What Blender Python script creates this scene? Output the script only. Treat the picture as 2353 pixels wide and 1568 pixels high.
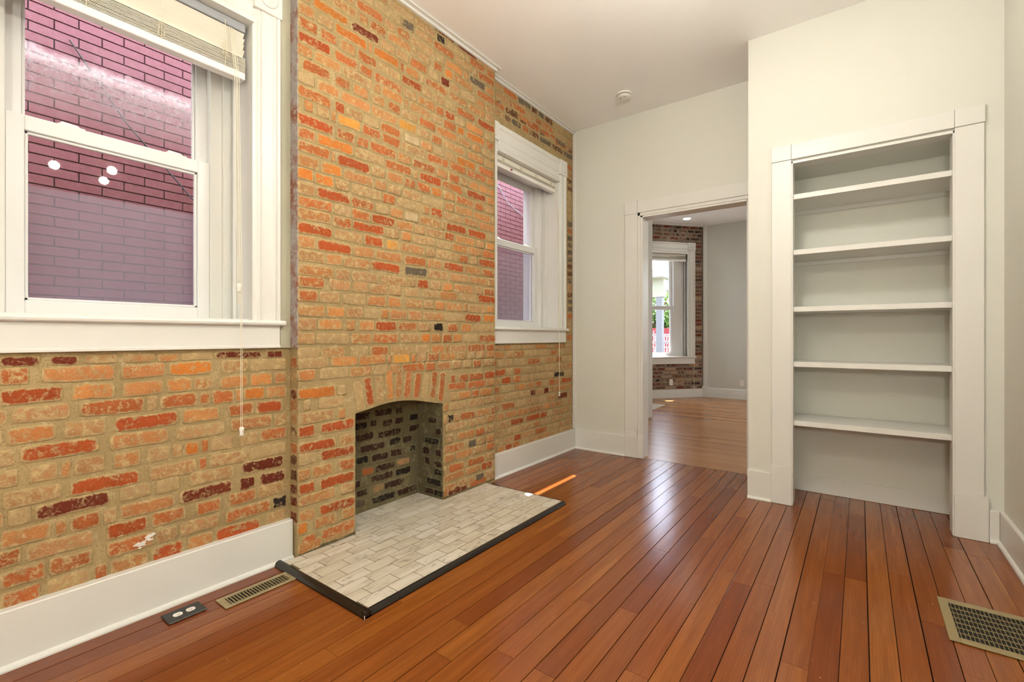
import bpy, bmesh, math, random
from mathutils import Vector, Matrix
from math import sin, cos, pi, radians, atan2, sqrt
S = bpy.context.scene
C = S.collection
for o in list(bpy.data.objects): bpy.data.objects.remove(o)
# ------------------------------------------------------------------ camera
cam = bpy.data.cameras.new('camera'); camo = bpy.data.objects.new('camera', cam); C.objects.link(camo)
cam.sensor_width = 36.0; cam.lens = 1074.95 / 2353 * 36.0
cam.shift_y = -9.83 / 2353; cam.clip_start = 0.05; cam.clip_end = 500
camo.location = (0, 0, 1.2); camo.rotation_euler = (radians(90), 0, radians(36.628))
S.camera = camo
# ------------------------------------------------------------------ world, sun, exposure
S.view_settings.view_transform = 'Standard'; S.view_settings.look = 'None'
S.view_settings.gamma = 1.0; S.view_settings.use_curve_mapping = False
S.view_settings.exposure = 1.0
W = bpy.data.worlds.new('world'); S.world = W; W.use_nodes = True
wn = W.node_tree.nodes; wl = W.node_tree.links; wn.clear()
sky = wn.new('ShaderNodeTexSky'); sky.sky_type = 'NISHITA'; sky.sun_disc = False
sky.sun_elevation = radians(70); sky.sun_rotation = radians(-56); sky.air_density = 1.0; sky.dust_density = 2.0
bg = wn.new('ShaderNodeBackground'); bg.inputs['Strength'].default_value = 2.6
wo = wn.new('ShaderNodeOutputWorld'); hz = wn.new('ShaderNodeMix'); hz.data_type = 'RGBA'; hz.inputs['Factor'].default_value = .7; wl.new(sky.outputs[0], hz.inputs['A']); hz.inputs['B'].default_value = (1.0, .93, .84, 1); wl.new(hz.outputs['Result'], bg.inputs[0]); wl.new(bg.outputs[0], wo.inputs[0])
sl = bpy.data.lights.new('sun', 'SUN'); sl.energy = 22.0; sl.angle = radians(0.53); sl.color = (1, .98, .94)
so = bpy.data.objects.new('sun', sl); C.objects.link(so); so.location = (-8, 6, 20)
so.rotation_euler = Vector((-0.335, 0.19, 1.0)).to_track_quat('Z', 'Y').to_euler()
LAMP_W = 1.25
# ------------------------------------------------------------------ helpers
def lin(r, g, b):
    f = lambda c: (c/255/12.92) if c/255 <= .04045 else ((c/255+.055)/1.055)**2.4
    return (f(r), f(g), f(b), 1.0)
def box(bm, x0, x1, y0, y1, z0, z1):
    v = [bm.verts.new((x, y, z)) for x in (x0, x1) for y in (y0, y1) for z in (z0, z1)]
    for f in ((0,1,3,2),(4,6,7,5),(0,4,5,1),(2,3,7,6),(0,2,6,4),(1,5,7,3)): bm.faces.new([v[i] for i in f])
    return v
def prism(bm, pts, axis, a, b):
    """extrude the 2-D outline pts along axis from a to b; pts are the other two coordinates in xyz order"""
    def P(p, t):
        return {'x': (t, p[0], p[1]), 'y': (p[0], t, p[1]), 'z': (p[0], p[1], t)}[axis]
    A = [bm.verts.new(P(p, a)) for p in pts]; B = [bm.verts.new(P(p, b)) for p in pts]
    n = len(pts); bm.faces.new(A); bm.faces.new(B[::-1])
    for i in range(n): bm.faces.new((A[i], B[i], B[(i+1) % n], A[(i+1) % n]))
def cyl(bm, c, r, h, n=20, axis='z', r2=None):
    r2 = r if r2 is None else r2
    def P(i, rr, t):
        a = 2*pi*i/n; u, v = rr*cos(a), rr*sin(a)
        return {'z': (c[0]+u, c[1]+v, c[2]+t), 'y': (c[0]+u, c[1]+t, c[2]+v), 'x': (c[0]+t, c[1]+u, c[2]+v)}[axis]
    A = [bm.verts.new(P(i, r, 0)) for i in range(n)]; B = [bm.verts.new(P(i, r2, h)) for i in range(n)]
    bm.faces.new(A); bm.faces.new(B[::-1])
    for i in range(n): bm.faces.new((A[i], B[i], B[(i+1) % n], A[(i+1) % n]))
def tube(bm, pts, r, n=6):
    pts = [Vector(p) for p in pts]; rings = []
    for i, p in enumerate(pts):
        d = (pts[min(i+1, len(pts)-1)] - pts[max(i-1, 0)]).normalized()
        u = d.cross(Vector((0, 0, 1)));
        if u.length < .1: u = d.cross(Vector((1, 0, 0)))
        u.normalize(); w = d.cross(u)
        rings.append([bm.verts.new(p + u*r*cos(2*pi*k/n) + w*r*sin(2*pi*k/n)) for k in range(n)])
    for a, b in zip(rings, rings[1:]):
        for k in range(n): bm.faces.new((a[k], a[(k+1) % n], b[(k+1) % n], b[k]))
    bm.faces.new(rings[0][::-1]); bm.faces.new(rings[-1])
def lathe(bm, c, prof, n=24, axis='z'):
    rings = []
    for r, t in prof:
        ring = []
        for i in range(n):
            a = 2*pi*i/n; u, v = r*cos(a), r*sin(a)
            ring.append(bm.verts.new({'z': (c[0]+u, c[1]+v, c[2]+t), 'y': (c[0]+u, c[1]+t, c[2]+v)}[axis]))
        rings.append(ring)
    for a, b in zip(rings, rings[1:]):
        for k in range(n): bm.faces.new((a[k], a[(k+1) % n], b[(k+1) % n], b[k]))
    bm.faces.new(rings[0][::-1]); bm.faces.new(rings[-1])
def wloc(o):
    v = Vector((0, 0, 0))
    while o: v += o.location; o = o.parent
    return v
def tag(o, label=None, cat=None, group=None, kind=None):
    if label: o['label'] = label
    if cat: o['category'] = cat
    if group: o['group'] = group
    if kind: o['kind'] = kind
    return o
def obj(name, bm, mat, parent=None, local=False, bevel=0, smooth=False, origin=None, seg=1):
    bmesh.ops.recalc_face_normals(bm, faces=bm.faces)
    if bevel:
        bmesh.ops.bevel(bm, geom=[e for e in bm.edges if len(e.link_faces) == 2 and e.calc_face_angle(0) > .6], offset=bevel, segments=seg, affect='EDGES', clamp_overlap=True)
    m = bpy.data.meshes.new(name)
    base = Vector((0, 0, 0))
    if not local:
        if parent: base = wloc(parent)
        if origin:
            base = Vector(origin)
        if base.length: bmesh.ops.translate(bm, verts=bm.verts, vec=-base)
    bm.to_mesh(m); bm.free()
    if smooth:
        for p in m.polygons: p.use_smooth = True
    m.materials.append(mat)
    o = bpy.data.objects.new(name, m); C.objects.link(o)
    if parent: o.parent = parent
    if origin and not local: o.location = Vector(origin) - (wloc(parent) if parent else Vector((0, 0, 0)))
    return o
def empty(name, loc=(0, 0, 0), rz=0, parent=None):
    o = bpy.data.objects.new(name, None); C.objects.link(o); o.location = loc; o.rotation_euler = (0, 0, rz)
    o.empty_display_size = .1
    if parent: o.parent = parent
    return o
def BM(): return bmesh.new()
def bx(name, mat, parent, *boxes, local=False, bevel=0, seg=1):
    bm = BM()
    for b in boxes: box(bm, *b)
    return obj(name, bm, mat, parent, local=local, bevel=bevel, seg=seg)
# ------------------------------------------------------------------ materials
class N:
    def __init__(s, name):
        s.m = bpy.data.materials.new(name); s.m.use_nodes = True; s.t = s.m.node_tree; s.n = s.t.nodes
        s.n.clear(); s.out = s.n.new('ShaderNodeOutputMaterial')
    def add(s, t, **k):
        n = s.n.new(t)
        for a, b in k.items(): setattr(n, a, b)
        return n
    def link(s, a, b): s.t.links.new(a, b)
    def val(s, sock, v):
        if hasattr(v, 'links') or isinstance(v, bpy.types.NodeSocket): s.link(v, sock)
        else: sock.default_value = v
    def noise(s, vec, scale, detail=3, rough=.5, dist=0):
        n = s.add('ShaderNodeTexNoise'); n.inputs['Scale'].default_value = scale; n.inputs['Detail'].default_value = detail
        n.inputs['Roughness'].default_value = rough; n.inputs['Distortion'].default_value = dist
        if vec is not None: s.link(vec, n.inputs['Vector'])
        return n.outputs['Fac']
    def ramp(s, fac, a, b, ca=0.0, cb=1.0, mode='LINEAR'):
        r = s.add('ShaderNodeMapRange'); r.interpolation_type = 'SMOOTHSTEP' if mode == 'S' else 'LINEAR'
        s.val(r.inputs[0], fac)
        for i, v in zip((1, 2, 3, 4), (a, b, ca, cb)): s.val(r.inputs[i], v)
        return r.outputs[0]
    def mix(s, fac, a, b, mode='MIX'):
        m = s.add('ShaderNodeMix', data_type='RGBA', blend_type=mode)
        s.val(m.inputs['Factor'], fac); s.val(m.inputs['A'], a); s.val(m.inputs['B'], b)
        return m.outputs['Result']
    def math(s, op, a, b=0.0, clamp=False):
        m = s.add('ShaderNodeMath', operation=op, use_clamp=clamp); s.val(m.inputs[0], a); s.val(m.inputs[1], b)
        return m.outputs[0]
    def bump(s, h, strength=.3, dist=.01, nrm=None):
        b = s.add('ShaderNodeBump'); b.inputs['Strength'].default_value = strength; b.inputs['Distance'].default_value = dist
        s.link(h, b.inputs['Height'])
        if nrm: s.link(nrm, b.inputs['Normal'])
        return b.outputs[0]
    def bsdf(s, col, rough=.5, metal=0, nrm=None, spec=.5, coat=0, coatr=.1):
        p = s.add('ShaderNodeBsdfPrincipled')
        s.val(p.inputs['Base Color'], col); s.val(p.inputs['Roughness'], rough); s.val(p.inputs['Metallic'], metal)
        p.inputs['Specular IOR Level'].default_value = spec
        p.inputs['Coat Weight'].default_value = coat; p.inputs['Coat Roughness'].default_value = coatr
        if nrm: s.link(nrm, p.inputs['Normal'])
        return p
    def done(s, sh):
        s.link(sh.outputs[0] if hasattr(sh, 'outputs') else sh, s.out.inputs[0]); return s.m
def pos(n): return n.add('ShaderNodeNewGeometry').outputs['Position']
def objc(n): return n.add('ShaderNodeTexCoord').outputs['Object']
def paint(name, col, rough=.4, bump=.08, scale=60, var=.03, spec=.4):
    n = N(name); p = pos(n)
    v = n.noise(p, 1.3, 3)
    c2 = tuple(c*(1-var*2) for c in col[:3]) + (1,)
    c = n.mix(n.ramp(v, .3, .7), col, c2)
    return n.done(n.bsdf(c, rough, nrm=n.bump(n.noise(p, scale, 3), bump, .004), spec=spec))
def mapping(n, vec, sc):
    m = n.add('ShaderNodeMapping'); m.inputs['Scale'].default_value = sc; n.link(vec, m.inputs['Vector']); return m.outputs[0]

M = {}
M['trim'] = paint('trim_white_paint', (.72, .715, .675, 1), .35, .06, 40, .02)
M['wall'] = paint('wall_cream_paint', (.68, .68, .615, 1), .55, .1, 90, .015)
M['wall_grey'] = paint('wall_grey_paint', (.61, .615, .56, 1), .55, .1, 90, .015)
M['ceil'] = paint('ceiling_white_paint', (.93, .925, .91, 1), .7, .05, 60, .01)
M['vinyl'] = paint('vinyl_white', (.70, .70, .69, 1), .3, .02, 20, .01)
M['blind'] = paint('blind_ivory', (.80, .77, .66, 1), .4, .03, 30, .02)
M['blindrail'] = paint('blind_rail_white', (.83, .82, .78, 1), .35, .03, 30, .01)
M['plaster'] = paint('aged_caulk', (.46, .44, .33, 1), .8, .5, 45, .12)
M['plastic'] = paint('white_plastic', (.80, .78, .72, 1), .3, .01, 30, .01)
M['dark'] = paint('dark_slot', (.01, .01, .008, 1), .7, .0, 30, 0)
M['black_plate'] = paint('black_painted_metal', (.022, .02, .016, 1), .3, .05, 60, .2)
M['bronze'] = paint('dark_bronze_trim', (.016, .011, .007, 1), .22, .15, 80, .2, .6)
M['vent'] = paint('olive_brass_paint', (.30, .235, .115, 1), .38, .04, 60, .04)
M['subfloor'] = paint('dark_gap', (.018, .009, .005, 1), .8, 0, 20, .1)
M['cord'] = paint('cord_ivory', (.78, .72, .56, 1), .6, .1, 300, .02)
M['steel'] = paint('steel', (.35, .36, .38, 1), .35, .02, 40, .05)
M['ground'] = paint('concrete_ground', (.20, .195, .185, 1), .9, .4, 12, .12)
M['shingle'] = paint('dark_shingles', (.03, .027, .03, 1), .9, .6, 40, .2)
M['porch'] = paint('porch_cream_paint', (.20, .205, .15, 1), .6, .05, 20, .04)
M['porch_post'] = paint('grey_post_paint', (.10, .103, .11, 1), .6, .05, 20, .04)
M['red_paint'] = paint('red_paint', (.22, .012, .018, 1), .5, .05, 20, .08)
M['white_iron'] = paint('white_iron', (.32, .32, .32, 1), .5, .05, 20, .02)
M['bark'] = paint('bark', (.10, .065, .04, 1), .9, .8, 20, .3)
M['brass'] = paint('aged_brass', (.35, .24, .10, 1), .35, 0, 20, .05)

def m_leaf():
    n = N('leaves'); p = pos(n)
    c = n.mix(n.noise(p, 3, 3), (.02, .07, .008, 1), (.10, .18, .025, 1))
    d = n.bsdf(c, .5); t = n.add('ShaderNodeBsdfTranslucent'); n.val(t.inputs[0], c)
    x = n.add('ShaderNodeMixShader'); x.inputs[0].default_value = .45; n.link(d.outputs[0], x.inputs[1]); n.link(t.outputs[0], x.inputs[2])
    return n.done(x)
M['leaf'] = m_leaf()

MORTAR = (.43, .318, .155, 1)
def m_mortar(name, col, dark=(.33, .24, .115, 1), light=(.55, .43, .24, 1)):
    n = N(name); p = pos(n)
    a = n.mix(n.ramp(n.noise(p, 2.2, 4, .6), .35, .65), dark, col)
    a = n.mix(n.ramp(n.noise(p, 14, 5, .7), .52, .72), a, light)
    a = n.mix(n.ramp(n.noise(p, 160, 2), .25, .5), tuple(c*.8 for c in dark[:3])+(1,), a)
    h = n.math('ADD', n.noise(p, 60, 5, .7), n.math('MULTIPLY', n.noise(p, 9, 3), 1.5))
    return n.done(n.bsdf(a, .95, nrm=n.bump(h, .7, .006), spec=.1))
M['mortar'] = m_mortar('lime_mortar', MORTAR)
M['mortar_low'] = M['mortar']
M['mortar_soot'] = m_mortar('sooty_mortar', (.20, .165, .085, 1), (.10, .085, .05, 1), (.30, .25, .14, 1))
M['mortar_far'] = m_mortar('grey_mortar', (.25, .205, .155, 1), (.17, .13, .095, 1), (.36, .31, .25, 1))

def m_brick(name, src, smear, soot=0.0):
    """old brick: own colour from the object, lime mortar smeared over its rim and face"""
    n = N(name); p = pos(n)
    if src == 'obj':
        oi = n.add('ShaderNodeObjectInfo'); col = oi.outputs['Color']; al = oi.outputs['Alpha']; rnd = oi.outputs['Random']
    else:
        at = n.add('ShaderNodeAttribute', attribute_name='bcol'); col = at.outputs['Color']; al = at.outputs['Alpha']; rnd = None
    ed = n.add('ShaderNodeAttribute', attribute_name='edge').outputs['Fac']
    big = n.noise(p, 11, 4, .6); mid = n.noise(p, 34, 5, .7, .5); fine = n.noise(p, 150, 4, .7)
    # tonal play inside the brick
    c = n.mix(n.ramp(big, .3, .7), n.mix(1.0, col, (.74, .66, .62, 1), 'MULTIPLY'), col)
    c = n.mix(n.ramp(fine, .35, .6, .35, 0), c, n.mix(1.0, col, (.5, .42, .4, 1), 'MULTIPLY'))
    # face smear: threshold falls as alpha grows
    th = n.math('SUBTRACT', .80, n.math('MULTIPLY', al, .56))
    sm = n.ramp(n.math('ADD', n.math('MULTIPLY', mid, .65), n.math('MULTIPLY', fine, .35)), th, n.math('ADD', th, .10), 0, .92, 'S')
    # rim smear
    e = n.math('ADD', ed, n.math('MULTIPLY', n.math('SUBTRACT', n.noise(p, 48, 5, .75, .8), .5), 3.6))
    e = n.math('ADD', e, n.math('MULTIPLY', n.math('SUBTRACT', big, .5), 1.6))
    rim = n.ramp(e, .30, 1.0, 1.0, 0, 'S')
    k = n.math('MAXIMUM', sm, rim)
    lime = n.mix(n.ramp(n.noise(p, 2.2, 4, .6), .35, .65), tuple(x*.82 for x in smear[:3])+(1,), smear)
    lime = n.mix(n.ramp(mid, .48, .68), lime, tuple(min(1, x*1.25) for x in smear[:3])+(1,))
    c = n.mix(k, c, lime)
    h = n.math('ADD', n.math('MULTIPLY', mid, 1.2), fine)
    return n.done(n.bsdf(c, .9, nrm=n.bump(h, .65, .006), spec=.15))
M['brick'] = m_brick('old_brick', 'obj', (.46, .335, .165, 1))
M['brick_m'] = m_brick('old_brick_joined', 'attr', (.46, .335, .165, 1))
M['brick_soot'] = m_brick('sooty_brick', 'obj', (.19, .16, .085, 1))
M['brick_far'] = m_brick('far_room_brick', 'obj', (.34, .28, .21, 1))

def m_side():
    n = N('painted_brick_return'); p = pos(n)
    a = n.mix(n.ramp(n.noise(p, 7, 5, .65), .45, .62), (.36, .32, .30, 1), (.26, .10, .06, 1))
    a = n.mix(n.ramp(n.noise(p, 40, 4, .7), .5, .7), a, (.48, .44, .40, 1))
    return n.done(n.bsdf(a, .9, nrm=n.bump(n.noise(p, 40, 5, .7), .8, .01), spec=.1))
M['side'] = m_side()

def m_ext(name, src):
    n = N(name); p = pos(n)
    oi = n.add('ShaderNodeObjectInfo')
    a = n.mix(n.ramp(n.noise(p, 1.1, 4, .6), .3, .7), (.14, .026, .027, 1), (.185, .048, .050, 1))
    a = n.mix(n.ramp(n.noise(p, 25, 5, .7), .45, .75, 0, .35), a, (.30, .12, .13, 1))
    if src: a = n.mix(n.math('MULTIPLY', oi.outputs['Random'], .25), a, (.20, .06, .075, 1))
    return n.done(n.bsdf(a, .6, nrm=n.bump(n.noise(p, 70, 3), .4, .004)))
M['ext'] = m_ext('painted_red_brick', True); M['ext_j'] = paint('painted_dark_red_joint', (.055, .014, .016, 1), .8, .3, 60, .2)

def m_floor(name, tones, axis, rough, k=1.0):
    n = N(name); p = pos(n); oi = n.add('ShaderNodeObjectInfo'); r = oi.outputs['Random']
    off = n.add('ShaderNodeCombineXYZ'); n.link(n.math('MULTIPLY', r, 37.0), off.inputs[0]); n.link(n.math('MULTIPLY', r, 91.0), off.inputs[1])
    va = n.add('ShaderNodeVectorMath', operation='ADD'); n.link(p, va.inputs[0]); n.link(off.outputs[0], va.inputs[1]); v = va.outputs[0]
    long = (1, .06, 1) if axis == 'y' else (.06, 1, 1)
    mv = mapping(n, v, long)
    base = n.mix(r, tones[0], tones[1])
    r2 = n.math('FRACT', n.math('MULTIPLY', r, 7.31))
    base = n.mix(n.ramp(r2, .62, .95), base, tones[2])
    # long streaks and cathedral grain
    st = n.noise(mv, 26, 5, .62, .6)
    c = n.mix(n.ramp(st, .34, .66), n.mix(.6*k, base, (.60, .50, .44, 1), 'MULTIPLY'), base)
    wv = n.add('ShaderNodeTexWave', wave_type='BANDS', bands_direction='X' if axis == 'y' else 'Y')
    wv.inputs['Scale'].default_value = 30; wv.inputs['Distortion'].default_value = 5; wv.inputs['Detail'].default_value = 1; wv.inputs['Detail Scale'].default_value = .8
    n.link(mapping(n, v, (1, .10, 1) if axis == 'y' else (.10, 1, 1)), wv.inputs['Vector'])
    c = n.mix(n.ramp(wv.outputs['Fac'], 0, .5, .16, 0), c, n.mix(1.0, base, (.52, .40, .33, 1), 'MULTIPLY'))
    fn = n.noise(mapping(n, v, (1, .02, 1) if axis == 'y' else (.02, 1, 1)), 300, 3, .6)
    c = n.mix(n.ramp(fn, .3, .7, .28, 0), c, (.12, .03, .01, 1))
    # golden sapwood patches, dark age stains
    c = n.mix(n.ramp(n.noise(mapping(n, v, (1, .03, 1) if axis == 'y' else (.03, 1, 1)), 16, 3), .66, .78, 0, .5*k), c, tones[3])
    c = n.mix(n.ramp(n.noise(mapping(n, p, (1, .5, 1)), 2.3, 2, .5), .58, .85, 0, .35), c, (.14, .045, .016, 1))
    # specks of white paint
    sp = n.ramp(n.noise(p, 75, 1), .80, .82)
    c = n.mix(n.math('MULTIPLY', sp, .6), c, (.6, .5, .38, 1))
    bb = n.math('ADD', n.math('MULTIPLY', n.noise(mapping(n, v, (1, .25, 1) if axis == 'y' else (.25, 1, 1)), 16, 3), 1.0), n.math('MULTIPLY', fn, .0))
    nr = n.bump(bb, .08*k, .006)
    return n.done(n.bsdf(c, rough, nrm=nr, spec=.5))
M['floor'] = m_floor('varnished_pine', ((.265, .074, .013, 1), (.330, .108, .018, 1), (.205, .048, .009, 1), (.48, .20, .04, 1)), 'y', .20)
M['floor2'] = m_floor('varnished_oak', ((.42, .19, .06, 1), (.49, .24, .085, 1), (.36, .15, .045, 1), (.56, .31, .13, 1)), 'x', .24, .35)

def m_tile():
    n = N('stone_look_tile'); p = pos(n); oi = n.add('ShaderNodeObjectInfo'); r = oi.outputs['Random']
    off = n.add('ShaderNodeCombineXYZ'); n.link(n.math('MULTIPLY', r, 53.0), off.inputs[0])
    va = n.add('ShaderNodeVectorMath', operation='ADD'); n.link(p, va.inputs[0]); n.link(off.outputs[0], va.inputs[1])
    mv = mapping(n, va.outputs[0], (1, .16, 1))
    base = n.mix(r, (.60, .545, .43, 1), (.70, .66, .58, 1))
    c = n.mix(n.ramp(n.noise(mv, 22, 4, .6), .45, .65), base, (.52, .46, .35, 1))
    k = n.math('MULTIPLY', n.ramp(n.noise(mv, 75, 5, .8), .53, .66), n.ramp(n.noise(va.outputs[0], 7, 2), .46, .56))
    c = n.mix(n.math('MULTIPLY', k, 1.0), c, (.13, .08, .05, 1))
    return n.done(n.bsdf(c, .3, nrm=n.bump(n.noise(mv, 60, 3), .12, .003)))
M['tile'] = m_tile()
M['grout'] = paint('brown_grout', (.17, .12, .075, 1), .9, .3, 90, .1)

def m_glass(name, haze=0.0, hazecol=(.8, .8, .82, 1), mask=None, tint=(1, 1, 1, 1)):
    n = N(name)
    tr = n.add('ShaderNodeBsdfTransparent'); tr.inputs[0].default_value = tint
    gl = n.add('ShaderNodeBsdfGlossy'); gl.inputs['Roughness'].default_value = .02
    fr = n.add('ShaderNodeFresnel'); fr.inputs['IOR'].default_value = 1.35
    x = n.add('ShaderNodeMixShader'); gb = n.add('ShaderNodeNewGeometry'); n.link(n.math('MULTIPLY', fr.outputs[0], n.math('SUBTRACT', 1.0, gb.outputs['Backfacing'])), x.inputs[0]); n.link(tr.outputs[0], x.inputs[1]); n.link(gl.outputs[0], x.inputs[2])
    if haze or mask:
        d = n.add('ShaderNodeBsdfDiffuse'); d.inputs[0].default_value = hazecol
        t = n.add('ShaderNodeBsdfTranslucent'); t.inputs[0].default_value = hazecol
        dt = n.add('ShaderNodeMixShader'); dt.inputs[0].default_value = .6; n.link(d.outputs[0], dt.inputs[1]); n.link(t.outputs[0], dt.inputs[2])
        y = n.add('ShaderNodeMixShader'); n.link(x.outputs[0], y.inputs[1]); n.link(dt.outputs[0], y.inputs[2])
        if mask: n.link(mask(n), y.inputs[0])
        else: y.inputs[0].default_value = haze
        x = y
    return n.done(x)
M['glass'] = m_glass('window_glass')
def grime(n):
    """dried residue: a band with a ragged, drooping upper edge across the pane (local z) and thin dust"""
    t = objc(n); sx = n.add('ShaderNodeSeparateXYZ'); n.link(t, sx.inputs[0])
    edge = n.math('ADD', sx.outputs[2], n.math('MULTIPLY', n.noise(t, 22, 4, .7), .05))
    up = n.ramp(edge, 2.425, 2.47, 1, 0); dn = n.ramp(edge, 2.17, 2.36, 0, 1)
    b = n.math('MULTIPLY', n.math('MULTIPLY', up, dn), n.ramp(n.noise(t, 60, 5, .8), .38, .62, .25, .85))
    return n.math('ADD', n.math('MULTIPLY', b, .55), .006)
M['glass_grime'] = m_glass('grimy_glass', mask=grime, hazecol=(.82, .80, .84, 1))
def mesh_screen(n):
    t = objc(n)
    return n.ramp(n.noise(mapping(n, t, (1, 1, 9)), 40, 2), .3, .7, .24, .30)
M['screen'] = m_glass('insect_screen_mesh', mask=mesh_screen, hazecol=(.52, .50, .60, 1))
def emis(name, col, st):
    n = N(name); e = n.add('ShaderNodeEmission'); e.inputs[0].default_value = col; e.inputs[1].default_value = st
    return n.done(e)
# ================================================================== dimensions
H = 3.415
WX, CX, OX = -2.50, -2.42, -2.87          # brick wall face, chimney breast face, outer face
BY = 4.465                                # door wall face
KY = 3.865                                # bookcase wall face
RX = .67
W1 = (.117, 1.127, 1.285, 2.80); W2 = (3.14, 4.15, 1.285, 2.79)
# ================================================================== room shell
fl = tag(bx('floor', M['subfloor'], None, (-2.6, RX+.2, -2.5, 4.492, -.12, -.02)), 'varnished reddish pine plank floor', kind='structure')
ce = tag(bx('ceiling', M['ceil'], None, (-2.95, 2.3, -2.6, 10.1, H, H+.15), (-3.95, -2.95, 6.6, 10.1, H, H+.15)), 'plain white ceiling', kind='structure')
bm = BM()
def wall_with_hole(bm, y0, y1, hole, x0=OX, x1=WX, z1=H):
    a, b, c, d = hole
    a -= .0205; b += .0205
    box(bm, x0, x1, y0, a, -.1, z1); box(bm, x0, x1, b, y1, -.1, z1)
    box(bm, x0, x1, a, b, -.1, c-.03); box(bm, x0, x1, a, b, d+.02, z1)
wall_with_hole(bm, -2.5, 1.3295, W1)
wl_ = tag(obj('wall_left', bm, M['mortar']), 'exposed old brick wall under and around the near window', kind='structure')
bm = BM(); wall_with_hole(bm, 3.0205, 6.6, W2)
wr_ = tag(obj('wall_left.001', bm, M['mortar']), 'exposed old brick wall around the window right of the chimney breast', kind='structure')
bm = BM()      # door wall
box(bm, WX, -1.72, BY, BY+.13, -.1, H); box(bm, -.77, 2.2, BY, BY+.13, -.1, H); box(bm, -1.72, -.77, BY, BY+.13, 2.385, H)
wb = tag(obj('wall_back', bm, M['wall']), 'cream wall with open doorway', kind='structure')
bm = BM()      # bookcase wall: front skin with opening, its return, niche lining
NL, NR, NT = -.395, .46, 2.43
box(bm, -.67, NL, KY, KY+.09, -.1, H); box(bm, NR, RX, KY, KY+.09, -.1, H); box(bm, NL, NR, KY, KY+.09, NT, H)
box(bm, -.67, -.60, KY+.09, BY, -.1, H)
wk = tag(obj('wall_alcove', bm, M['wall']), 'cream wall around the built-in shelves', kind='structure')
tag(bx('wall_right', M['wall'], None, (RX, RX+.15, -2.5, BY, -.1, H)), 'cream wall at the right edge', kind='structure')
tag(bx('wall_rear', M['wall'], None, (-2.9, RX+.15, -2.65, -2.5, -.1, H)), 'cream wall behind the camera', kind='structure')
# ------------------------------------------------------------------ floor boards (parts of floor)
random.seed(11)
um = BM(); box(um, -.5, .5, -.5, .5, -.5, .5)
bmesh.ops.bevel(um, geom=[e for e in um.edges if abs(e.verts[0].co.z-.5) < .01 and abs(e.verts[1].co.z-.5) < .01], offset=.006, segments=1, affect='EDGES')
plank_mesh = bpy.data.meshes.new('floorboard'); um.to_mesh(plank_mesh); um.free(); plank_mesh.materials.append(M['floor'])
plank_mesh2 = plank_mesh.copy(); plank_mesh2.materials.clear(); plank_mesh2.materials.append(M['floor2'])
def plank(parent, mesh, x0, x1, y0, y1, z=0.0):
    o = bpy.data.objects.new('floorboard', mesh); C.objects.link(o); o.parent = parent
    o.location = Vector(((x0+x1)/2, (y0+y1)/2, z-.01 + random.uniform(-.0005, .0005))) - wloc(parent); o.scale = (x1-x0, y1-y0, .02)
PW = .0885
cuts = {-8: [3.4], -10: [1.95], -9: [2.93, 4.16], -11: [2.6], -6: [2.49, .9], -5: [3.35], -3: [3.31], -2: [2.87], -1: [2.87, 3.9], 1: [3.05], 2: [2.62], 3: [2.3]}
k = -29
while .03 + k*PW < RX:
    x0 = .03 + k*PW + random.uniform(-.001, .001); x1 = x0 + PW - random.uniform(.0022, .0042)
    ys = [-2.5]; c = sorted(cuts.get(k, []))
    y = -2.5 + random.uniform(.3, 2.5)
    while y < 4.2:
        if all(abs(y-q) > .7 for q in c): ys.append(y)
        y += random.uniform(1.6, 3.4)
    ys += c + [4.486]; ys.sort()
    for a, b in zip(ys, ys[1:]):
        yb = b-.0015
        if x0 > -.69: yb = min(yb, 4.30 if x0 > -.5 else 3.93) if b > 4.4 else yb
        if yb - a > .02: plank(fl, plank_mesh, max(x0, -2.52), min(x1, RX), a, yb)
    k += 1
# ------------------------------------------------------------------ bricks
random.seed(5)
def brick_mesh(name, asp, mat):
    """irregular hand-made brick, unit size: back ring, rim, inset face; attribute edge = 0 at the rim, 1 on the face"""
    bm = BM(); lay = bm.verts.layers.float.new('edge')
    j = lambda s: random.uniform(-s, s)
    o = [(-.5, -.34), (-.44, -.5), (0, -.5), (.44, -.5), (.5, -.34), (.5, .34), (.44, .5), (0, .5), (-.44, .5), (-.5, .34)]
    o = [(y+j(.03)/asp*1.2, z+j(.07)) for y, z in o]
    o = [(max(-.5, min(.5, y)), max(-.53, min(.53, z))) for y, z in o]
    R = []
    for t, s, e in ((-1, 1, 0), (.62, 1, 0), (1, 0, 1)):
        ring = []
        for y, z in o:
            if s: v = bm.verts.new((t, y, z))
            else: v = bm.verts.new((1 + j(.12), y*(1-.34/asp), z*.66))
            v[lay] = e; ring.append(v)
        R.append(ring)
    n = len(o)
    for a, b in zip(R, R[1:]):
        for i in range(n): bm.faces.new((a[i], a[(i+1) % n], b[(i+1) % n], b[i]))
    bm.faces.new(R[-1]); bmesh.ops.recalc_face_normals(bm, faces=bm.faces)
    m = bpy.data.meshes.new(name); bm.to_mesh(m); bm.free()
    for p in m.polygons: p.use_smooth = True
    m.materials.append(mat); return m
BANK = {}
def bank(matkey):
    if matkey not in BANK:
        BANK[matkey] = ([brick_mesh('brick', 3.4, M[matkey]) for _ in range(10)], [brick_mesh('brick', 1.7, M[matkey]) for _ in range(8)])
    return BANK[matkey]
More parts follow.
